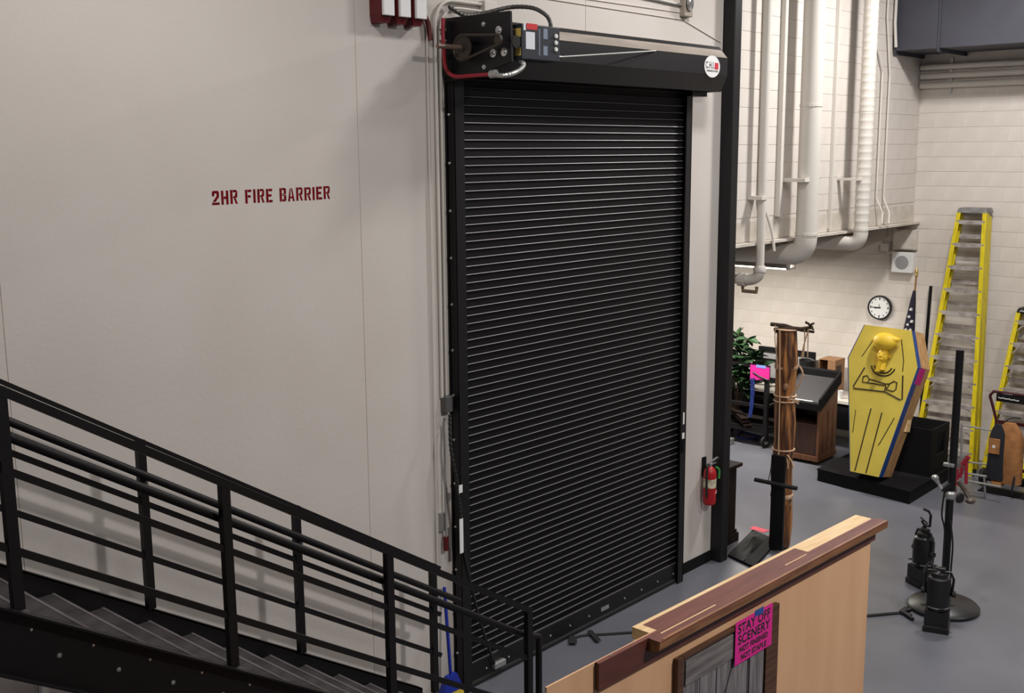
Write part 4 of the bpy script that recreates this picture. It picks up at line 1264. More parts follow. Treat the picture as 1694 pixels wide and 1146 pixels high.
cb = thing('cardboard_box', 'open fronted brown cardboard box on the table right of the black framed board', 'box', (15.45, (q0.y + q1.y) / 2, TZ))
yb0, yb1, zb0, zb1 = q1.y, q0.y, TZ + 0.001, q0.z - 0.02
MB().box(15.30, yb0, zb0, 15.62, yb0 + 0.008, zb1).build('side_flap', M_card, cb)
MB().box(15.30, yb1 - 0.008, zb0, 15.62, yb1, zb1).build('side_flap', M_card, cb)
MB().box(15.30, yb0, zb1, 15.62, yb1, zb1 + 0.008).build('top_flap', M_card, cb)
MB().box(15.612, yb0 + 0.008, zb0, 15.62, yb1 - 0.008, zb1).build('back_flap', M_card, cb)
MB().box(15.30, yb0 + 0.008, zb0, 15.308, yb0 + 0.12, zb1).build('front_flap', M_card, cb)
MB().box(15.34, yb0 - 0.002, zb1 - 0.2, 15.5, yb0, zb1 - 0.08).build('printed_mark', mat('box_print', (70, 52, 40), 0.8), cb)
q = onX(1390, 648, 15.25)
cu = MB().lathe([(0.035, 0), (0.045, 0.12), (0.042, 0.12), (0.033, 0.01)], (15.25, q.y, TZ + 0.001), (0, 0, 1), 14).build('paper_cup', M_white, org=(15.25, q.y, TZ), smooth=True)
tag(cu, 'white paper cup on the table beside the lectern', 'cup')
fa, fb_ = onX(1256, 572, 15.62), onX(1348, 583, 15.62)
fr = thing('framed_board', 'black framed grey board standing on the table behind the log', 'board', (15.65, (fa.y + fb_.y) / 2, TZ))
zt2 = fa.z
for (ya_, yb_, za_, zb3) in ((fb_.y, fb_.y + 0.16, TZ + 0.001, zt2), (fa.y - 0.07, fa.y, TZ + 0.001, zt2), (fb_.y + 0.16, fa.y - 0.07, zt2 - 0.07, zt2), (fb_.y + 0.16, fa.y - 0.07, TZ + 0.001, TZ + 0.08)):
    MB().box(15.60, ya_, za_, 15.66, yb_, zb3).build('frame_bar', M_black, fr)
MB().box(15.635, fb_.y + 0.16, TZ + 0.08, 15.655, fa.y - 0.07, zt2 - 0.07).build('board_panel', mat('board_pale', (150, 148, 150), 0.5), fr)
q = onX(1336, 602, 15.40)
bkt = thing('black_bucket', 'black bucket on the table right of the log', 'bucket', (15.38, q.y, TZ))
MB().lathe([(0.085, 0.001), (0.12, 0.48), (0.126, 0.49), (0.118, 0.49), (0.08, 0.02)], (15.38, q.y, TZ), (0, 0, 1), 18).build('pail', M_rubber, bkt, smooth=True)
MB().tube([(15.38, q.y + 0.12 * math.cos(math.pi * k / 10), TZ + 0.48 + 0.04 * math.sin(math.pi * k / 10)) for k in range(11)], 0.006, 6).build('bail', M_gal, bkt)

# rolling cart
cx0, cx1, cy0, cy1 = 14.50, 15.02, 1.86, 2.75
ct = thing('rolling_cart', 'black steel rolling cart with casters behind the column and log', 'cart', ((cx0 + cx1) / 2, (cy0 + cy1) / 2, 0))
for xx in (cx0, cx1):
    for yy in (cy0, cy1):
        MB().box(xx - 0.03, yy - 0.03, 0.18, xx + 0.03, yy + 0.03, 1.25).build('post', M_satin, ct)
        w = MB().lathe([(0.085, -0.02), (0.09, -0.012), (0.09, 0.012), (0.085, 0.02)], (xx, yy, 0.09), (0.3, 1, 0), 18).build('caster_wheel', M_rubber, ct, smooth=True)
        MB().lathe([(0.035, -0.024), (0.035, 0.024)], (xx, yy, 0.09), (0.3, 1, 0), 12).build('hub', M_gal, w)
        MB().box(xx - 0.035, yy - 0.035, 0.10, xx + 0.035, yy + 0.035, 0.185).build('caster_fork', M_black, ct)
for z in (0.24, 0.62):
    for xx in (cx0, cx1):
        MB().box(xx - 0.02, cy0, z - 0.025, xx + 0.02, cy1, z + 0.025).build('rail', M_satin, ct)
    for yy in (cy0, cy1):
        MB().box(cx0, yy - 0.02, z - 0.025, cx1, yy + 0.02, z + 0.025).build('rail', M_satin, ct)
for xx in (cx0, cx1):
    MB().box(xx - 0.02, cy0, 1.20, xx + 0.02, cy1, 1.25).build('rail', M_satin, ct)
MB().box(cx0, cy0, 0.265, cx1, cy1, 0.28).build('deck', M_black, ct)
# boards lying on the cart
for k, (px, py, ang) in enumerate(((1222, 660, 0.3), (1218, 672, -0.2), (1216, 690, 0.1))):
    q = onX(px, py, 14.6)
    tag(MB().bar((14.45, q.y - 0.26, 0.30 + 0.05 * k), (14.9, q.y + 0.35, 0.33 + 0.05 * k + 0.1), 0.12, 0.025).build('scrap_board', M_dk, org=(14.6, q.y, 0.3)),
        ('lowest', 'middle', 'topmost')[k] + ' dark scrap board lying askew on the rolling cart', 'board', 'scrap boards on the cart')
# pink notice on the cart
qa, qb = onX(1241, 604, 14.45), onX(1272, 631, 14.45)
pn = thing('pink_notice', 'pink paper notice hanging on the rolling cart', 'paper', (14.46, (qa.y + qb.y) / 2, qb.z))
MB().hexa([(14.458, qb.y, qb.z + 0.03), (14.464, qb.y, qb.z + 0.03), (14.464, qa.y, qb.z - 0.02), (14.458, qa.y, qb.z - 0.02), (14.458, qb.y, qa.z), (14.464, qb.y, qa.z), (14.464, qa.y, qa.z + 0.01), (14.458, qa.y, qa.z + 0.01)]).build('sheet', M_pink, pn)
MB().box(14.455, (qa.y + qb.y) / 2 - 0.1, qa.z - 0.02, 14.459, (qa.y + qb.y) / 2 + 0.06, qa.z + 0.02).build('tape', mat('pale_blue_tape', (120, 140, 210), 0.6), pn)
MB().tube([(14.456, qa.y - 0.05, qa.z - 0.10), (14.456, qa.y - 0.16, qa.z - 0.15), (14.456, qb.y + 0.02, qb.z + 0.02)], 0.012, 5).build('twig_mark', M_ink, pn)
# blue strap
M_strap = mat('strap_blue', (40, 66, 150), 0.6, rgb2=(26, 40, 100), scale=30)
st_ = thing('ratchet_strap', 'blue ratchet strap looped over the cart and trailing on the floor', 'strap', (14.42, 2.2, 0))
pth = [onX(1243, 625, 14.44), onX(1243, 655, 14.44), onX(1241, 675, 14.43), onX(1239, 690, 14.42)]
MB().tube(spline(pth, 5), 0.014, 6).build('hanging_loop', M_strap, st_)
pth = [onX(1247, 625, 14.44), onX(1246, 660, 14.44), onX(1242, 690, 14.43)]
MB().tube(spline(pth, 5), 0.016, 6).build('hanging_loop', M_strap, st_)
pth = [onZ(1256, 722, 0.02), onZ(1242, 717, 0.02), onZ(1224, 712, 0.02), onZ(1214, 704, 0.05), onZ(1222, 700, 0.06), onZ(1228, 709, 0.03), onZ(1219, 722, 0.02), onZ(1232, 725, 0.02), onZ(1254, 725, 0.02)]
MB().tube(spline(pth, 6), 0.017, 6).build('floor_loop', M_strap, st_)
MB().box(14.30, 2.33, 0.005, 14.42, 2.45, 0.09).build('ratchet', M_gal, st_, bevel=0.01)

# leafy branches behind the column
M_leaf = mat('leaf_green', (34, 68, 32), 0.55, rgb2=(20, 44, 22), scale=8)
M_leaf2 = mat('leaf_dry', (70, 62, 44), 0.7)
lmesh = MB()
L_ = [(0, 0, 0), (0.035, 0.05, 0.012), (0.045, 0.10, 0.006), (0.03, 0.15, -0.006), (0, 0.19, -0.02), (-0.03, 0.15, -0.006), (-0.045, 0.10, 0.006), (-0.035, 0.05, 0.012), (0, 0.10, -0.006)]
lmesh.add(L_ + [(x_, y_, z_ - 0.003) for x_, y_, z_ in L_], [(8, 0, 1), (8, 1, 2), (8, 2, 3), (8, 3, 4), (8, 4, 5), (8, 5, 6), (8, 6, 7), (8, 7, 0)] + [(17, 10, 9), (17, 11, 10), (17, 12, 11), (17, 13, 12), (17, 14, 13), (17, 15, 14), (17, 16, 15), (17, 9, 16)])
me_leaf = lmesh.mesh('leaf')
me_leaf.materials.append(M_leaf)
me_leaf2 = me_leaf.copy()
me_leaf2.materials.clear()
me_leaf2.materials.append(M_leaf2)
pq = onX(1218, 620, 14.75)
plant = thing('leafy_branches', 'bundle of leafy green branches standing on the cart beside the column', 'plant', (14.75, pq.y, 0.285))
M_twig = mat('twig_brown', (84, 66, 48), 0.8)
rnd = random.Random(3)
stems = [[(1222, 690), (1220, 640), (1224, 600), (1238, 560)], [(1222, 690), (1216, 640), (1214, 590), (1222, 552)], [(1222, 690), (1228, 640), (1245, 612), (1262, 604)],
         [(1222, 690), (1230, 650), (1240, 630), (1232, 618)], [(1222, 690), (1222, 640), (1236, 600), (1252, 588)], [(1222, 690), (1220, 640), (1206, 600), (1204, 570)]]
for si, stp in enumerate(stems):
    X_ = 14.75 + rnd.uniform(-0.18, 0.12)
    pts = spline([Vector((14.75, pq.y, 0.29))] + [onX(a, b, X_) for a, b in stp[1:]], 8)
    MB().tube(pts, [0.010 - 0.006 * i / len(pts) for i in range(len(pts))], 5).build('branch', M_twig, plant)
    for i in range(8, len(pts)):
        for _ in range(3 if i > 12 else 1):
            lf_ = inst('leaf', me_leaf, plant, pts[i])
            lf_.rotation_euler = (rnd.uniform(-0.6, 0.9), rnd.uniform(-0.7, 0.7), rnd.uniform(0, 6.28))
            sc = rnd.uniform(0.8, 1.25)
            lf_.scale = (sc, sc, sc)
for (px, py) in ((1218, 628), (1214, 635), (1220, 633), (1278, 640), (1277, 636), (1281, 638)):
    lf_ = inst('leaf', me_leaf2 if px < 1230 else me_leaf, plant, onX(px, py, 14.6))
    lf_.rotation_euler = (rnd.uniform(-0.3, 0.4), rnd.uniform(-0.5, 0.5), rnd.uniform(0, 6.28))
    lf_.scale = (0.8, 0.8, 0.8) if px < 1230 else (0.45, 0.45, 0.45)

# ------------------------------------------------------------------ fire extinguisher
ex_, ey_ = 9.80, -0.085
zb_, zt_ = 0.70, 1.05
fe = thing('fire_extinguisher', 'red fire extinguisher hanging on the wall beside the steel column', 'fire extinguisher', (ex_, ey_, zb_))
MB().lathe([(0.055, 0), (0.066, 0.015), (0.068, 0.03), (0.068, 0.33), (0.06, 0.375), (0.035, 0.405), (0.022, 0.415)], (ex_, ey_, zb_), (0, 0, 1), 22).build('cylinder', M_red, fe, smooth=True)
M_flab = mat('extinguisher_label', (214, 206, 180), 0.6, rgb2=(150, 140, 110), scale=22, contrast=(0.45, 0.6))
MB().lathe([(0.0685, 0.19), (0.0692, 0.19), (0.0692, 0.285), (0.0685, 0.285)], (ex_, ey_, zb_), (0, 0, 1), 22).build('label_band', M_flab, fe, smooth=True)
MB().lathe([(0.02, 0.41), (0.024, 0.42), (0.024, 0.45), (0.012, 0.46)], (ex_, ey_, zb_), (0, 0, 1), 12).build('valve', M_chrome, fe)
MB().bar((ex_ - 0.04, ey_, zb_ + 0.45), (ex_ + 0.10, ey_ - 0.03, zb_ + 0.50), 0.02, 0.012).build('lever', M_chrome, fe)
MB().bar((ex_ - 0.03, ey_, zb_ + 0.43), (ex_ + 0.08, ey_ - 0.02, zb_ + 0.445), 0.02, 0.010).build('carry_handle', M_chrome, fe)
MB().tube(spline([(ex_ - 0.02, ey_, zb_ + 0.44), (ex_ - 0.085, ey_ - 0.02, zb_ + 0.43), (ex_ - 0.095, ey_ - 0.02, zb_ + 0.3), (ex_ - 0.085, ey_ - 0.02, zb_ + 0.1)], 6), 0.012, 8).build('hose', M_rubber, fe, smooth=True)
MB().tube(spline([(ex_ + 0.06, ey_ - 0.04, zb_ + 0.40), (ex_ + 0.10, ey_ - 0.05, zb_ + 0.36), (ex_ + 0.10, ey_ - 0.05, zb_ + 0.27)], 5), 0.012, 6).build('inspection_tag', mat('tag_green', (60, 150, 70), 0.6), fe)
MB().prism([(ex_ - 0.01, ey_ - 0.0695, zb_ + 0.13), (ex_ + 0.045, ey_ - 0.058, zb_ + 0.12), (ex_ + 0.045, ey_ - 0.058, zb_ + 0.16)], (0.001, -0.002, 0)).build('pink_mark', mat('tag_pink', (226, 150, 150), 0.6), fe)
MB().box(ex_ - 0.03, -0.02, zb_ + 0.30, ex_ + 0.03, 0, zb_ + 0.5).build('wall_hook', M_black, fe)

# ------------------------------------------------------------------ scenery flat with prop door
FY = -3.62
fxL, fxR, FZ = 2.935, 5.535, 2.44
FROT, FSH = math.radians(-2.0), -0.047
ff = thing('scenery_flat', 'tall plywood scenery wall with maroon cornice and painted barn door', 'scenery flat', ((fxL + fxR) / 2, FY, 0))
ff.rotation_euler.z = FROT
ff.location.y += FSH
MB().box(fxL, FY, 0, fxR, FY + 0.008, FZ).build('plywood_face', M_ply, ff)
for xx in (fxL + 0.62, 4.2, 4.9, fxR - 0.12):
    MB().box(xx, FY + 0.008, 0, xx + 0.02, FY + 0.08, FZ - 0.05).build('stud', M_wood, ff)
MB().box(3.575, FY + 0.008, FZ - 0.05, fxR + 0.01, FY + 0.098, FZ).build('top_plate', M_wood, ff)
M_mar2 = mat('maroon_top', (108, 58, 46), 0.6, rgb2=(94, 48, 38), scale=5, stretch=(1, 8, 8))
MB().box(3.62, FY + 0.0, FZ, 4.86, FY + 0.076, FZ + 0.001).build('painted_patch', M_mar2, ff)
cor = MB().box(3.215, FY - 0.02, FZ - 0.115, fxR + 0.015, FY, FZ + 0.001).build('fascia_board', M_maroon, ff, bevel=0.002)
MB().box(3.215, FY - 0.02, FZ + 0.001, fxR + 0.015, FY, FZ + 0.002).build('fascia_top', M_mar2, ff)
M_br = mat('brown_stain', (146, 100, 62), 0.5, rgb2=(112, 72, 44), scale=6, stretch=(1, 10, 10))
MB().prism([(3.53, FY - 0.02, FZ - 0.055), (3.53, FY - 0.045, FZ - 0.055), (3.53, FY - 0.075, FZ - 0.038), (3.53, FY - 0.080, FZ - 0.004), (3.53, FY - 0.02, FZ - 0.004)], (fxR + 0.03 - 3.53, 0, 0)).build('crown_moulding', M_br, ff)
MB().box(3.53, FY - 0.078, FZ - 0.004, fxR + 0.03, FY - 0.02, FZ + 0.0015).build('crown_top', M_mar2, ff)
MB().box(3.56, FY - 0.076, FZ + 0.0015, fxR + 0.028, FY - 0.064, FZ + 0.003).build('crown_edge', M_br, ff)
MB().box(3.60, FY - 0.034, FZ + 0.0015, 4.0, FY - 0.028, FZ + 0.003).build('bare_edge', M_wood, ff)
MB().box(4.62, FY - 0.014, FZ + 0.0015, 4.82, FY - 0.009, FZ + 0.003).build('bare_edge', M_wood, ff)
MB().lathe([(0.004, 0), (0.004, 0.003)], (3.30, FY - 0.01, FZ + 0.002), (0, 0, 1), 8).build('nail_head', M_chrome, ff)
# prop door
DXL, DXR, DZT = 3.735, 4.56, 2.275
tw = 0.075
for (xa_, xb_, za_, zb3) in ((DXL, DXL + 0.045, 0, DZT), (DXR - 0.11, DXR, 0, DZT), (DXL + 0.045, DXR - 0.11, DZT - 0.018, DZT)):
    MB().box(xa_, FY - 0.025, za_, xb_, FY, zb3).build('door_casing', M_stain, ff, bevel=0.003)
M_gp = mat('grey_barnwood', (128, 122, 124), 0.6, rgb2=(84, 78, 80), scale=5, detail=6, stretch=(9, 9, 0.8))
M_gp2 = mat('grey_barnwood_rail', (124, 118, 116), 0.6, rgb2=(88, 82, 82), scale=5, detail=6, stretch=(0.8, 9, 9))
dx0, dx1 = DXL + 0.047, DXR - 0.112
nP = 5
MB().box(dx0, FY - 0.003, 0.02, dx1, FY - 0.001, DZT - 0.02).build('door_backing', M_ink, ff)
for k in range(nP):
    wdt = (dx1 - dx0 - 0.02) / nP
    MB().box(dx0 + 0.01 + k * wdt + 0.003, FY - 0.012, 0.03, dx0 + 0.01 + (k + 1) * wdt - 0.003, FY - 0.003, DZT - 0.03).build('plank', M_gp, ff)
MB().box(dx0 + 0.02, FY - 0.02, DZT - 0.145, dx1 - 0.02, FY - 0.012, DZT - 0.03).build('door_rail', M_gp2, ff)
MB().box(dx1 - 0.13, FY - 0.0195, 0.03, dx1 - 0.01, FY - 0.012, DZT - 0.15).build('door_stile', M_gp, ff)
MB().bar((dx1 - 0.20, FY - 0.016, DZT - 0.14), (dx0 + 0.10, FY - 0.016, 1.35), 0.1, 0.006, up=(0, 1, 0)).build('door_brace', M_gp, ff)
# pink sign taped to the door casing
sa, sb_, sc2, sd_ = onY(1217.5, 1026, FY - 0.074), onY(1275, 1000, FY - 0.074), onY(1273, 1067, FY - 0.074), onY(1217.5, 1098, FY - 0.074)
sw, sh = sb_.x - sa.x, ((sa.z - sd_.z) + (sb_.z - sc2.z)) / 2
scx, scz = (sa.x + sb_.x) / 2, (sa.z + sd_.z + sb_.z + sc2.z) / 4
sg = thing('warning_sign', 'pink paper sign reading STAY OFF SCENERY taped on the prop door', 'sign', (scx, FY - 0.027, scz - sh / 2))
sg.rotation_euler.z = FROT
sg.location.y += FSH - (scx - (fxL + fxR) / 2) * math.tan(-FROT) - 0.001
MB().box(scx - sw / 2, FY - 0.028, scz - sh / 2, scx + sw / 2, FY - 0.0265, scz + sh / 2).build('sheet', M_pink, sg)
for (body, sz, dz_, sq) in (('STAY OFF', 0.062, 0.062, 0.98), ('SCENERY', 0.062, 0.008, 1.02), ('NOT FINISHED', 0.036, -0.040, 0.98), ('NOT STABLE', 0.036, -0.080, 1.02)):
    text(body, sz, M_ink, sg, (scx, FY - 0.0283, scz + dz_), (1, 0, 0), (0, 0, 1), 0.0018, 1.05, sq)
MB().box(scx + 0.0, FY - 0.0295, scz + sh / 2 - 0.022, scx + 0.075, FY - 0.028, scz + sh / 2 + 0.008).build('tape', M_bluetape, sg)

# ------------------------------------------------------------------ light stand with clamps
bx_, by_ = 10.36, -2.39
M_cast = mat('cast_iron_black', (24, 23, 25), 0.4)
ls2 = thing('lighting_stand', 'black lighting stand with heavy round base', 'stand', (bx_, by_, 0))
MB().lathe([(0.33, 0.0), (0.335, 0.03), (0.31, 0.055), (0.15, 0.075), (0.06, 0.10), (0.035, 0.11)], (bx_, by_, 0), (0, 0, 1), 36).build('base', M_cast, ls2, smooth=True)
MB().cyl((bx_, by_, 0.10), (bx_, by_, 1.12), 0.036, 16).build('lower_pole', M_satin, ls2, smooth=True)
zc = 1.20
MB().lathe([(0.036, 0), (0.052, 0.02), (0.052, 0.06), (0.036, 0.08)], (bx_, by_, zc - 0.1), (0, 0, 1), 16).build('collar', M_gal, ls2)
ztp = 2.54
MB().cyl((bx_ + 0.02, by_, zc - 0.05), (bx_ + 0.02, by_, ztp), 0.037, 16).build('upper_pole', M_satin, ls2, smooth=True)
q = onX(1571, 770, bx_ - 0.04)
MB().box(bx_ - 0.05, by_ - 0.03, q.z - 0.015, bx_ - 0.01, by_ + 0.07, q.z + 0.02).build('clamp_jaw', M_gal, ls2, bevel=0.008)
e_ = onX(1547, 790, bx_ - 0.05)
f_ = onX(1560, 812, bx_ - 0.03)
MB().tube([e_, e_.lerp(f_, 0.5), f_], [0.028, 0.014, 0.02], 8).build('clamp_bolt', M_gal, ls2)
MB().ball(e_, 0.035, 0.035, 0.03, 10, 6).build('wing_nut', M_gal, ls2)
MB().tube([f_, onX(1575, 800, bx_)], 0.03, 8).build('clamp_arm', M_satin, ls2)
e2_ = onX(1605, 828, bx_ + 0.05)
MB().tube([onX(1585, 795, bx_ + 0.04), onX(1597, 812, bx_ + 0.06), e2_], 0.022, 8).build('clamp_arm', mat('bronze', (74, 62, 52), 0.5), ls2)
MB().ball(e2_, 0.05, 0.05, 0.03, 10, 6).build('clamp_knob', mat('bronze', (74, 62, 52), 0.5), ls2)
for (pa, pb, pc_) in (((1563, 810), (1558, 850), (1563, 880)), ((1572, 860), (1576, 900), (1573, 945))):
    MB().tube(spline([onX(*pa, bx_ - 0.03), onX(*pb, bx_ - 0.05), onX(*pc_, bx_ - 0.03), onX(pc_[0] - 2, pc_[1] + 60, bx_ - 0.03)], 6), 0.009, 6).build('cable', M_rubber, ls2)


def stage_light(name, label, x, y, H, clamp, rz):
    t = thing(name, label, 'stage light', (x, y, 0), rot=(0, 0, rz))
    MB().box(-0.115, -0.115, 0.0, 0.115, 0.115, 0.06).build('colour_frame_holder', M_cast, t, bevel=0.01)
    MB().lathe([(0.098, 0.05), (0.094, 0.22), (0.085, 0.23)], (0, 0, 0), (0, 0, 1), 18).build('lens_barrel', M_cast, t, smooth=True)
    MB().box(-0.10, -0.105, 0.06, 0.10, 0.105, 0.20).build('barrel_fin', M_cast, t)
    MB().lathe([(0.095, 0.23), (0.108, 0.245), (0.108, 0.45), (0.098, 0.475), (0.098, 0.50), (0.075, 0.515), (0.07, 0.55), (0.035, 0.56)], (0, 0, 0), (0, 0, 1), 18).build('reflector_housing', M_cast, t, smooth=True)
    MB().lathe([(0.104, 0.228), (0.104, 0.24)], (0, 0, 0), (0, 0, 1), 18).build('shutter_ring', M_gal, t)
    for a in range(4):
        c_, s_ = math.cos(a * math.pi / 2 + 0.4), math.sin(a * math.pi / 2 + 0.4)
        MB().bar((c_ * 0.09, s_ * 0.09, 0.234), (c_ * 0.15, s_ * 0.15, 0.234), 0.05, 0.004).build('shutter_handle', M_satin, t)
    MB().tube([(0, -0.115, 0.34), (0, -0.125, 0.50), (0, -0.10, 0.56), (0, 0.10, 0.56), (0, 0.125, 0.50), (0, 0.115, 0.34)], 0.012, 8).build('yoke', M_satin, t)
    for s_ in (-1, 1):
        MB().lathe([(0.03, 0), (0.03, 0.03)], (0, s_ * 0.12, 0.36), (0, s_, 0), 10).build('yoke_knob', M_rubber, t)
    MB().box(-0.03, -0.05, 0.52, 0.03, 0.02, 0.60).build('lamp_cap', M_cast, t, bevel=0.008)
    MB().tube(spline([(0.03, 0.05, 0.56), (0.10, 0.09, 0.60), (0.06, 0.14, 0.52), (0.02, 0.13, 0.42)], 6), 0.009, 6).build('lead', M_rubber, t)
    if clamp:
        MB().tube([(0, 0, 0.56), (0, 0, 0.62)], 0.012, 8).build('clamp_stem', M_satin, t)
        MB().tube([(0, 0.05, 0.66), (0, 0.0, 0.62), (0, -0.07, 0.64), (0, -0.075, 0.76), (0, -0.04, 0.79), (0, 0.03, 0.79)], 0.014, 6).build('hook_clamp', M_satin, t)
        MB().cyl((0, 0.07, 0.69), (0, -0.03, 0.66), 0.008, 6).build('clamp_screw', M_satin, t)
    else:
        MB().bar((0.05, -0.05, 0.50), (0.06, -0.03, 0.56), 0.02, 0.02).build('bright_lever', M_chrome, t)
        MB().bar((-0.05, 0.03, 0.53), (-0.05, 0.0, 0.58), 0.02, 0.02).build('bright_lever', M_chrome, t)
    return t


f1 = onZ(1553, 1044, 0)
f2 = onZ(1528, 968, 0)
stage_light('stage_light', 'black stage spotlight standing in front of the round stand base', f1.x + 0.04, f1.y + 0.04, 0.6, False, 0.3)
stage_light('stage_light', 'black stage spotlight with hook clamp standing left of the round base', f2.x + 0.02, f2.y + 0.03, 0.7, True, -0.5)
# lead lying on the floor
pts = spline([onZ(1390, 1021, 0.012), onZ(1437, 1018, 0.012), onZ(1470, 1015, 0.012), onZ(1495, 1013, 0.012)], 6)
fc = thing('floor_cord', 'black cord on the floor ending in a plug by the round base', 'cord', pts[-1])
MB().tube(pts, 0.014, 6).build('cable', M_rubber, fc, smooth=True)
for (a, b) in (((1490, 1013), (1506, 1008)), ((1492, 1013), (1508, 1018)), ((1496, 1014), (1510, 1024)), ((1490, 1012), (1500, 1005))):
    MB().bar(onZ(*a, 0.022), onZ(*b, 0.018), 0.03, 0.026).build('plug', M_rubber, fc)
pts = spline([onZ(947, 1056, 0.01), onZ(965, 1051, 0.01), onZ(1000, 1049, 0.01), onZ(1045, 1046, 0.01), onZ(1070, 1045, 0.01)], 5)
fc = thing('floor_cord', 'black cord taped to the floor near the bottom of the rolling door', 'cord', pts[0])
MB().tube(pts, 0.012, 6).build('cable', M_rubber, fc, smooth=True)
for (a, b, w_) in (((975, 1042), (991, 1060), 0.05), ((948, 1052), (948, 1064), 0.07)):
    MB().bar(onZ(*a, 0.024), onZ(*b, 0.024), w_, 0.002).build('tape_strip', M_rubber, fc)

# ------------------------------------------------------------------ hand truck, backpack, folding cart
M_mtube = mat('maroon_tube', (62, 18, 26), 0.4)
HX = 14.62
ht = thing('hand_truck', 'maroon hand truck with a black crossbar at the right edge', 'hand truck', (HX, -1.62, 0))
yl_, yr_ = onX(1638, 655, HX).y, -1.98
zT = onX(1650, 648, HX).z
for yy, sgn in ((yl_, -1), (yr_, 1)):
    pts = [(HX + 0.02, yy + 0.10 * sgn, 0.16), (HX + 0.02, yy + 0.09 * sgn, zT - 0.38)] + spline([(HX + 0.02, yy + 0.08 * sgn, zT - 0.34), (HX + 0.01, yy + 0.02 * sgn, zT - 0.14), (HX, yy, zT - 0.06), (HX, yy + 0.04 * sgn, zT)], 5)
    MB().tube(pts, 0.019, 10).build('side_tube', M_mtube, ht, smooth=True)
MB().tube([(HX, yl_ - 0.03, zT), (HX, yr_ + 0.03, zT)], 0.019, 10).build('handle', M_mtube, ht, smooth=True)
MB().box(HX - 0.012, yr_ + 0.05, zT - 0.12, HX + 0.012, yl_ - 0.08, zT - 0.02).build('crossbar', M_black, ht, bevel=0.004)
MB().tube([(HX - 0.015, yl_ - 0.11 - 0.011 * k, zT - 0.075 + (0.016, 0.0, 0.006, -0.002, 0.012, 0.001)[k % 6] - 0.0004 * k) for k in range(24)], 0.005, 5).build('white_marking', M_white, ht)
MB().box(HX - 0.016, yl_ - 0.28, zT - 0.012, HX - 0.010, yl_ - 0.16, zT + 0.004).build('white_label', M_white, ht)
for z in (0.3, 0.62, 0.90):
    MB().box(HX, yr_ + 0.1, z - 0.02, HX + 0.03, yl_ - 0.1, z + 0.02).build('cross_brace', M_mtube, ht)
MB().box(HX - 0.24, yr_ - 0.02, 0.0, HX + 0.02, yl_ + 0.0, 0.012).build('toe_plate', M_black, ht)
MB().box(HX - 0.03, yr_ - 0.03, 0.10, HX + 0.06, yl_ + 0.02, 0.19).build('axle_housing', M_black, ht)
for yy in (yl_ + 0.05, yr_ - 0.05):
    MB().lathe([(0.10, -0.03), (0.115, -0.018), (0.115, 0.018), (0.10, 0.03)], (HX + 0.10, yy, 0.115), (0, 1, 0), 20).build('wheel', M_rubber, ht, smooth=True)
# backpack hanging over the hand truck
M_tan = mat('tan_canvas', (164, 112, 64), 0.85, rgb2=(136, 90, 50), scale=9, bump=0.4, bscale=10)
M_nav = mat('dark_navy_canvas', (24, 26, 34), 0.85)
BX = HX - 0.21
pA = onX(1630, 800, BX - 0.1)
yc = onX(1658, 750, BX - 0.08).y
zb0, zb1 = onX(1660, 806, BX - 0.08).z, onX(1658, 700, BX - 0.08).z
bp = thing('backpack', 'tan and black backpack hanging on the hand truck', 'backpack', (BX, yc, zb0))
NU, NV = 20, 12


def pack(w, d, z0_, z1_, yoff, xoff, nm, m, par):
    mb = MB()
    vs, fs = [], []
    for j in range(NV + 1):
        t_ = j / NV
        zz_ = z0_ + (z1_ - z0_) * t_
        ww = w * (1 - 0.10 * t_ - 0.90 * max(0, t_ - 0.72) ** 2 / 0.0784 * 0.6)
        ddp = d * (0.75 + 0.25 * math.sin(math.pi * min(1, t_ * 1.1))) * (1 - 0.55 * max(0, t_ - 0.75) / 0.25)
        for i in range(NU):
            a = 2 * math.pi * i / NU
            ca, sa_ = math.cos(a), math.sin(a)
            sx = math.copysign(abs(ca) ** 0.6, ca) * ddp / 2
            sy = math.copysign(abs(sa_) ** 0.6, sa_) * ww / 2
            vs.append((BX + xoff + sx, yc + yoff + sy, zz_))
    fs = [(j * NU + i, j * NU + (i + 1) % NU, (j + 1) * NU + (i + 1) % NU, (j + 1) * NU + i) for j in range(NV) for i in range(NU)]
    fs += [tuple(range(NU))[::-1], tuple(range(NV * NU, (NV + 1) * NU))]
    return mb.add(vs, fs).build(nm, m, par, smooth=True)


HB = zb1 - zb0
pack(0.36, 0.22, zb0 + 0.05, zb1, -0.05, 0.0, 'main_bag', M_tan, bp)
pack(0.21, 0.10, zb0 + 0.09, zb1 - 0.02, 0.07, -0.085, 'front_panel', M_nav, bp)
pk = MB().box(BX - 0.155, yc + 0.015, zb0 + HB * 0.52, BX - 0.13, yc + 0.155, zb0 + HB * 0.76).build('front_pocket', M_tan, bp, bevel=0.008)
MB().lathe([(0.020, 0), (0.020, 0.003)], (BX - 0.155, yc + 0.085, zb0 + HB * 0.64), (-1, 0, 0), 16).build('oval_patch', M_white, pk)
MB().tube(spline([(BX + 0.02, yc + 0.02, zb1 - 0.02), (BX + 0.02, yc + 0.0, zb1 + 0.03), (BX + 0.1, yc - 0.05, zb1 + 0.05), (HX - 0.005, yc - 0.1, zb1 + 0.03)], 5), 0.009, 6).build('carry_loop', M_nav, bp)
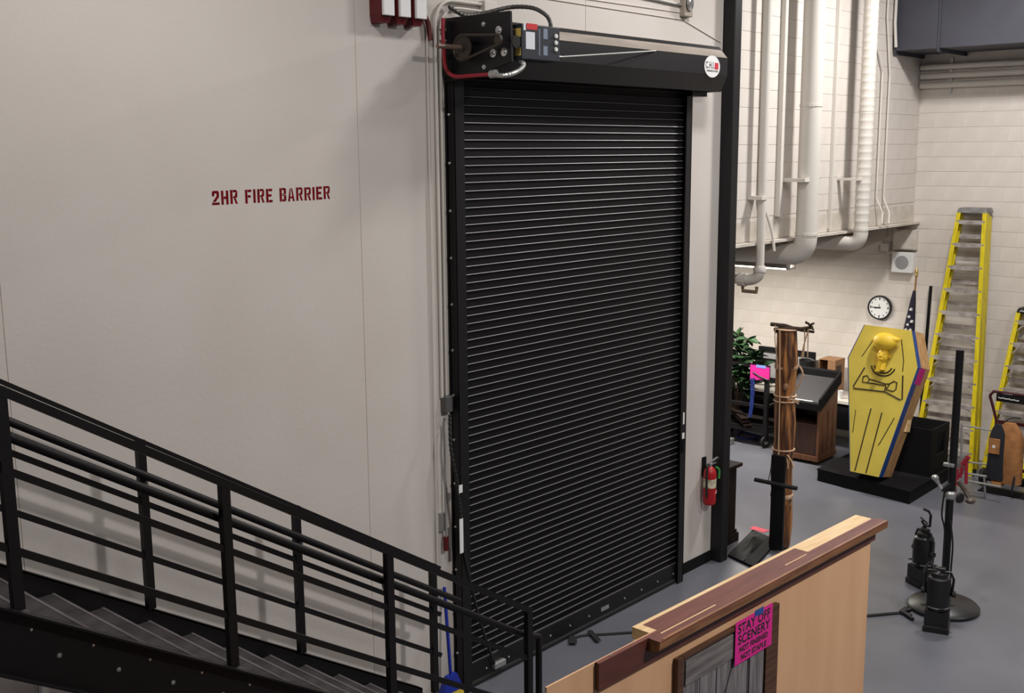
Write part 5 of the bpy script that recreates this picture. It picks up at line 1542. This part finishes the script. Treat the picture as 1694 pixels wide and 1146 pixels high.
MB().box(BX - 0.12, yc - 0.02, zb0, BX + 0.04, yc + 0.10, zb0 + 0.06).build('base_flap', M_tan, bp, bevel=0.01)
MB().tube(spline([(BX - 0.06, yc - 0.17, zb0 + HB * 0.3), (BX - 0.1, yc - 0.16, zb0 + 0.02), (BX - 0.08, yc - 0.15, zb0 - 0.08)], 5), 0.014, 6).build('hanging_strap', M_nav, bp)

# folding cart: silver tubes, red brackets, one caster in view
sc0 = onZ(1588, 831, 0)
SX = 14.05
fcart = thing('folding_cart', 'silver tubular folding cart with red brackets beside the hand truck', 'cart', (SX, -1.25, 0))
for k, ((a, b), r_) in enumerate(((((1592, 703), (1640, 712)), 0.012), (((1591, 700), (1590, 772)), 0.014), (((1602, 764), (1632, 768)), 0.012), (((1587, 781), (1632, 788)), 0.015), (((1600, 795), (1656, 805)), 0.014))):
    p_, q_ = onX(*a, SX), onX(*b, SX)
    MB().tube([p_, q_], r_, 8).build('tube', M_gal, fcart, smooth=True)
for (a, b, r_) in (((1592, 768), (1603, 755), 0.028), ((1583, 775), (1582, 812), 0.026), ((1599, 760), (1598, 800), 0.022), ((1592, 772), (1588, 790), 0.02)):
    MB().tube([onX(*a, SX - 0.03), onX(*b, SX - 0.03)], r_, 8).build('red_bracket', mat('bracket_red', (150, 32, 48), 0.45), fcart, smooth=True)
cz = 0.06
cw = Vector((sc0.x, sc0.y, 0))
cw = onX(1588, 822, SX - 0.25)
MB().lathe([(0.055, -0.018), (0.062, -0.010), (0.062, 0.010), (0.055, 0.018)], (sc0.x, sc0.y, 0.062), (0.4, 1, 0), 18).build('caster_wheel', M_rubber, fcart, smooth=True)
MB().tube([(sc0.x, sc0.y + 0.03, 0.062), (sc0.x, sc0.y + 0.03, 0.15), onX(1583, 806, SX - 0.08)], 0.022, 8).build('caster_fork', M_gal, fcart)
pB = onX(1628, 786, SX)
MB().tube([pB, (SX + 0.1, pB.y, 0.0)], 0.014, 8).build('rear_leg', M_gal, fcart, smooth=True)
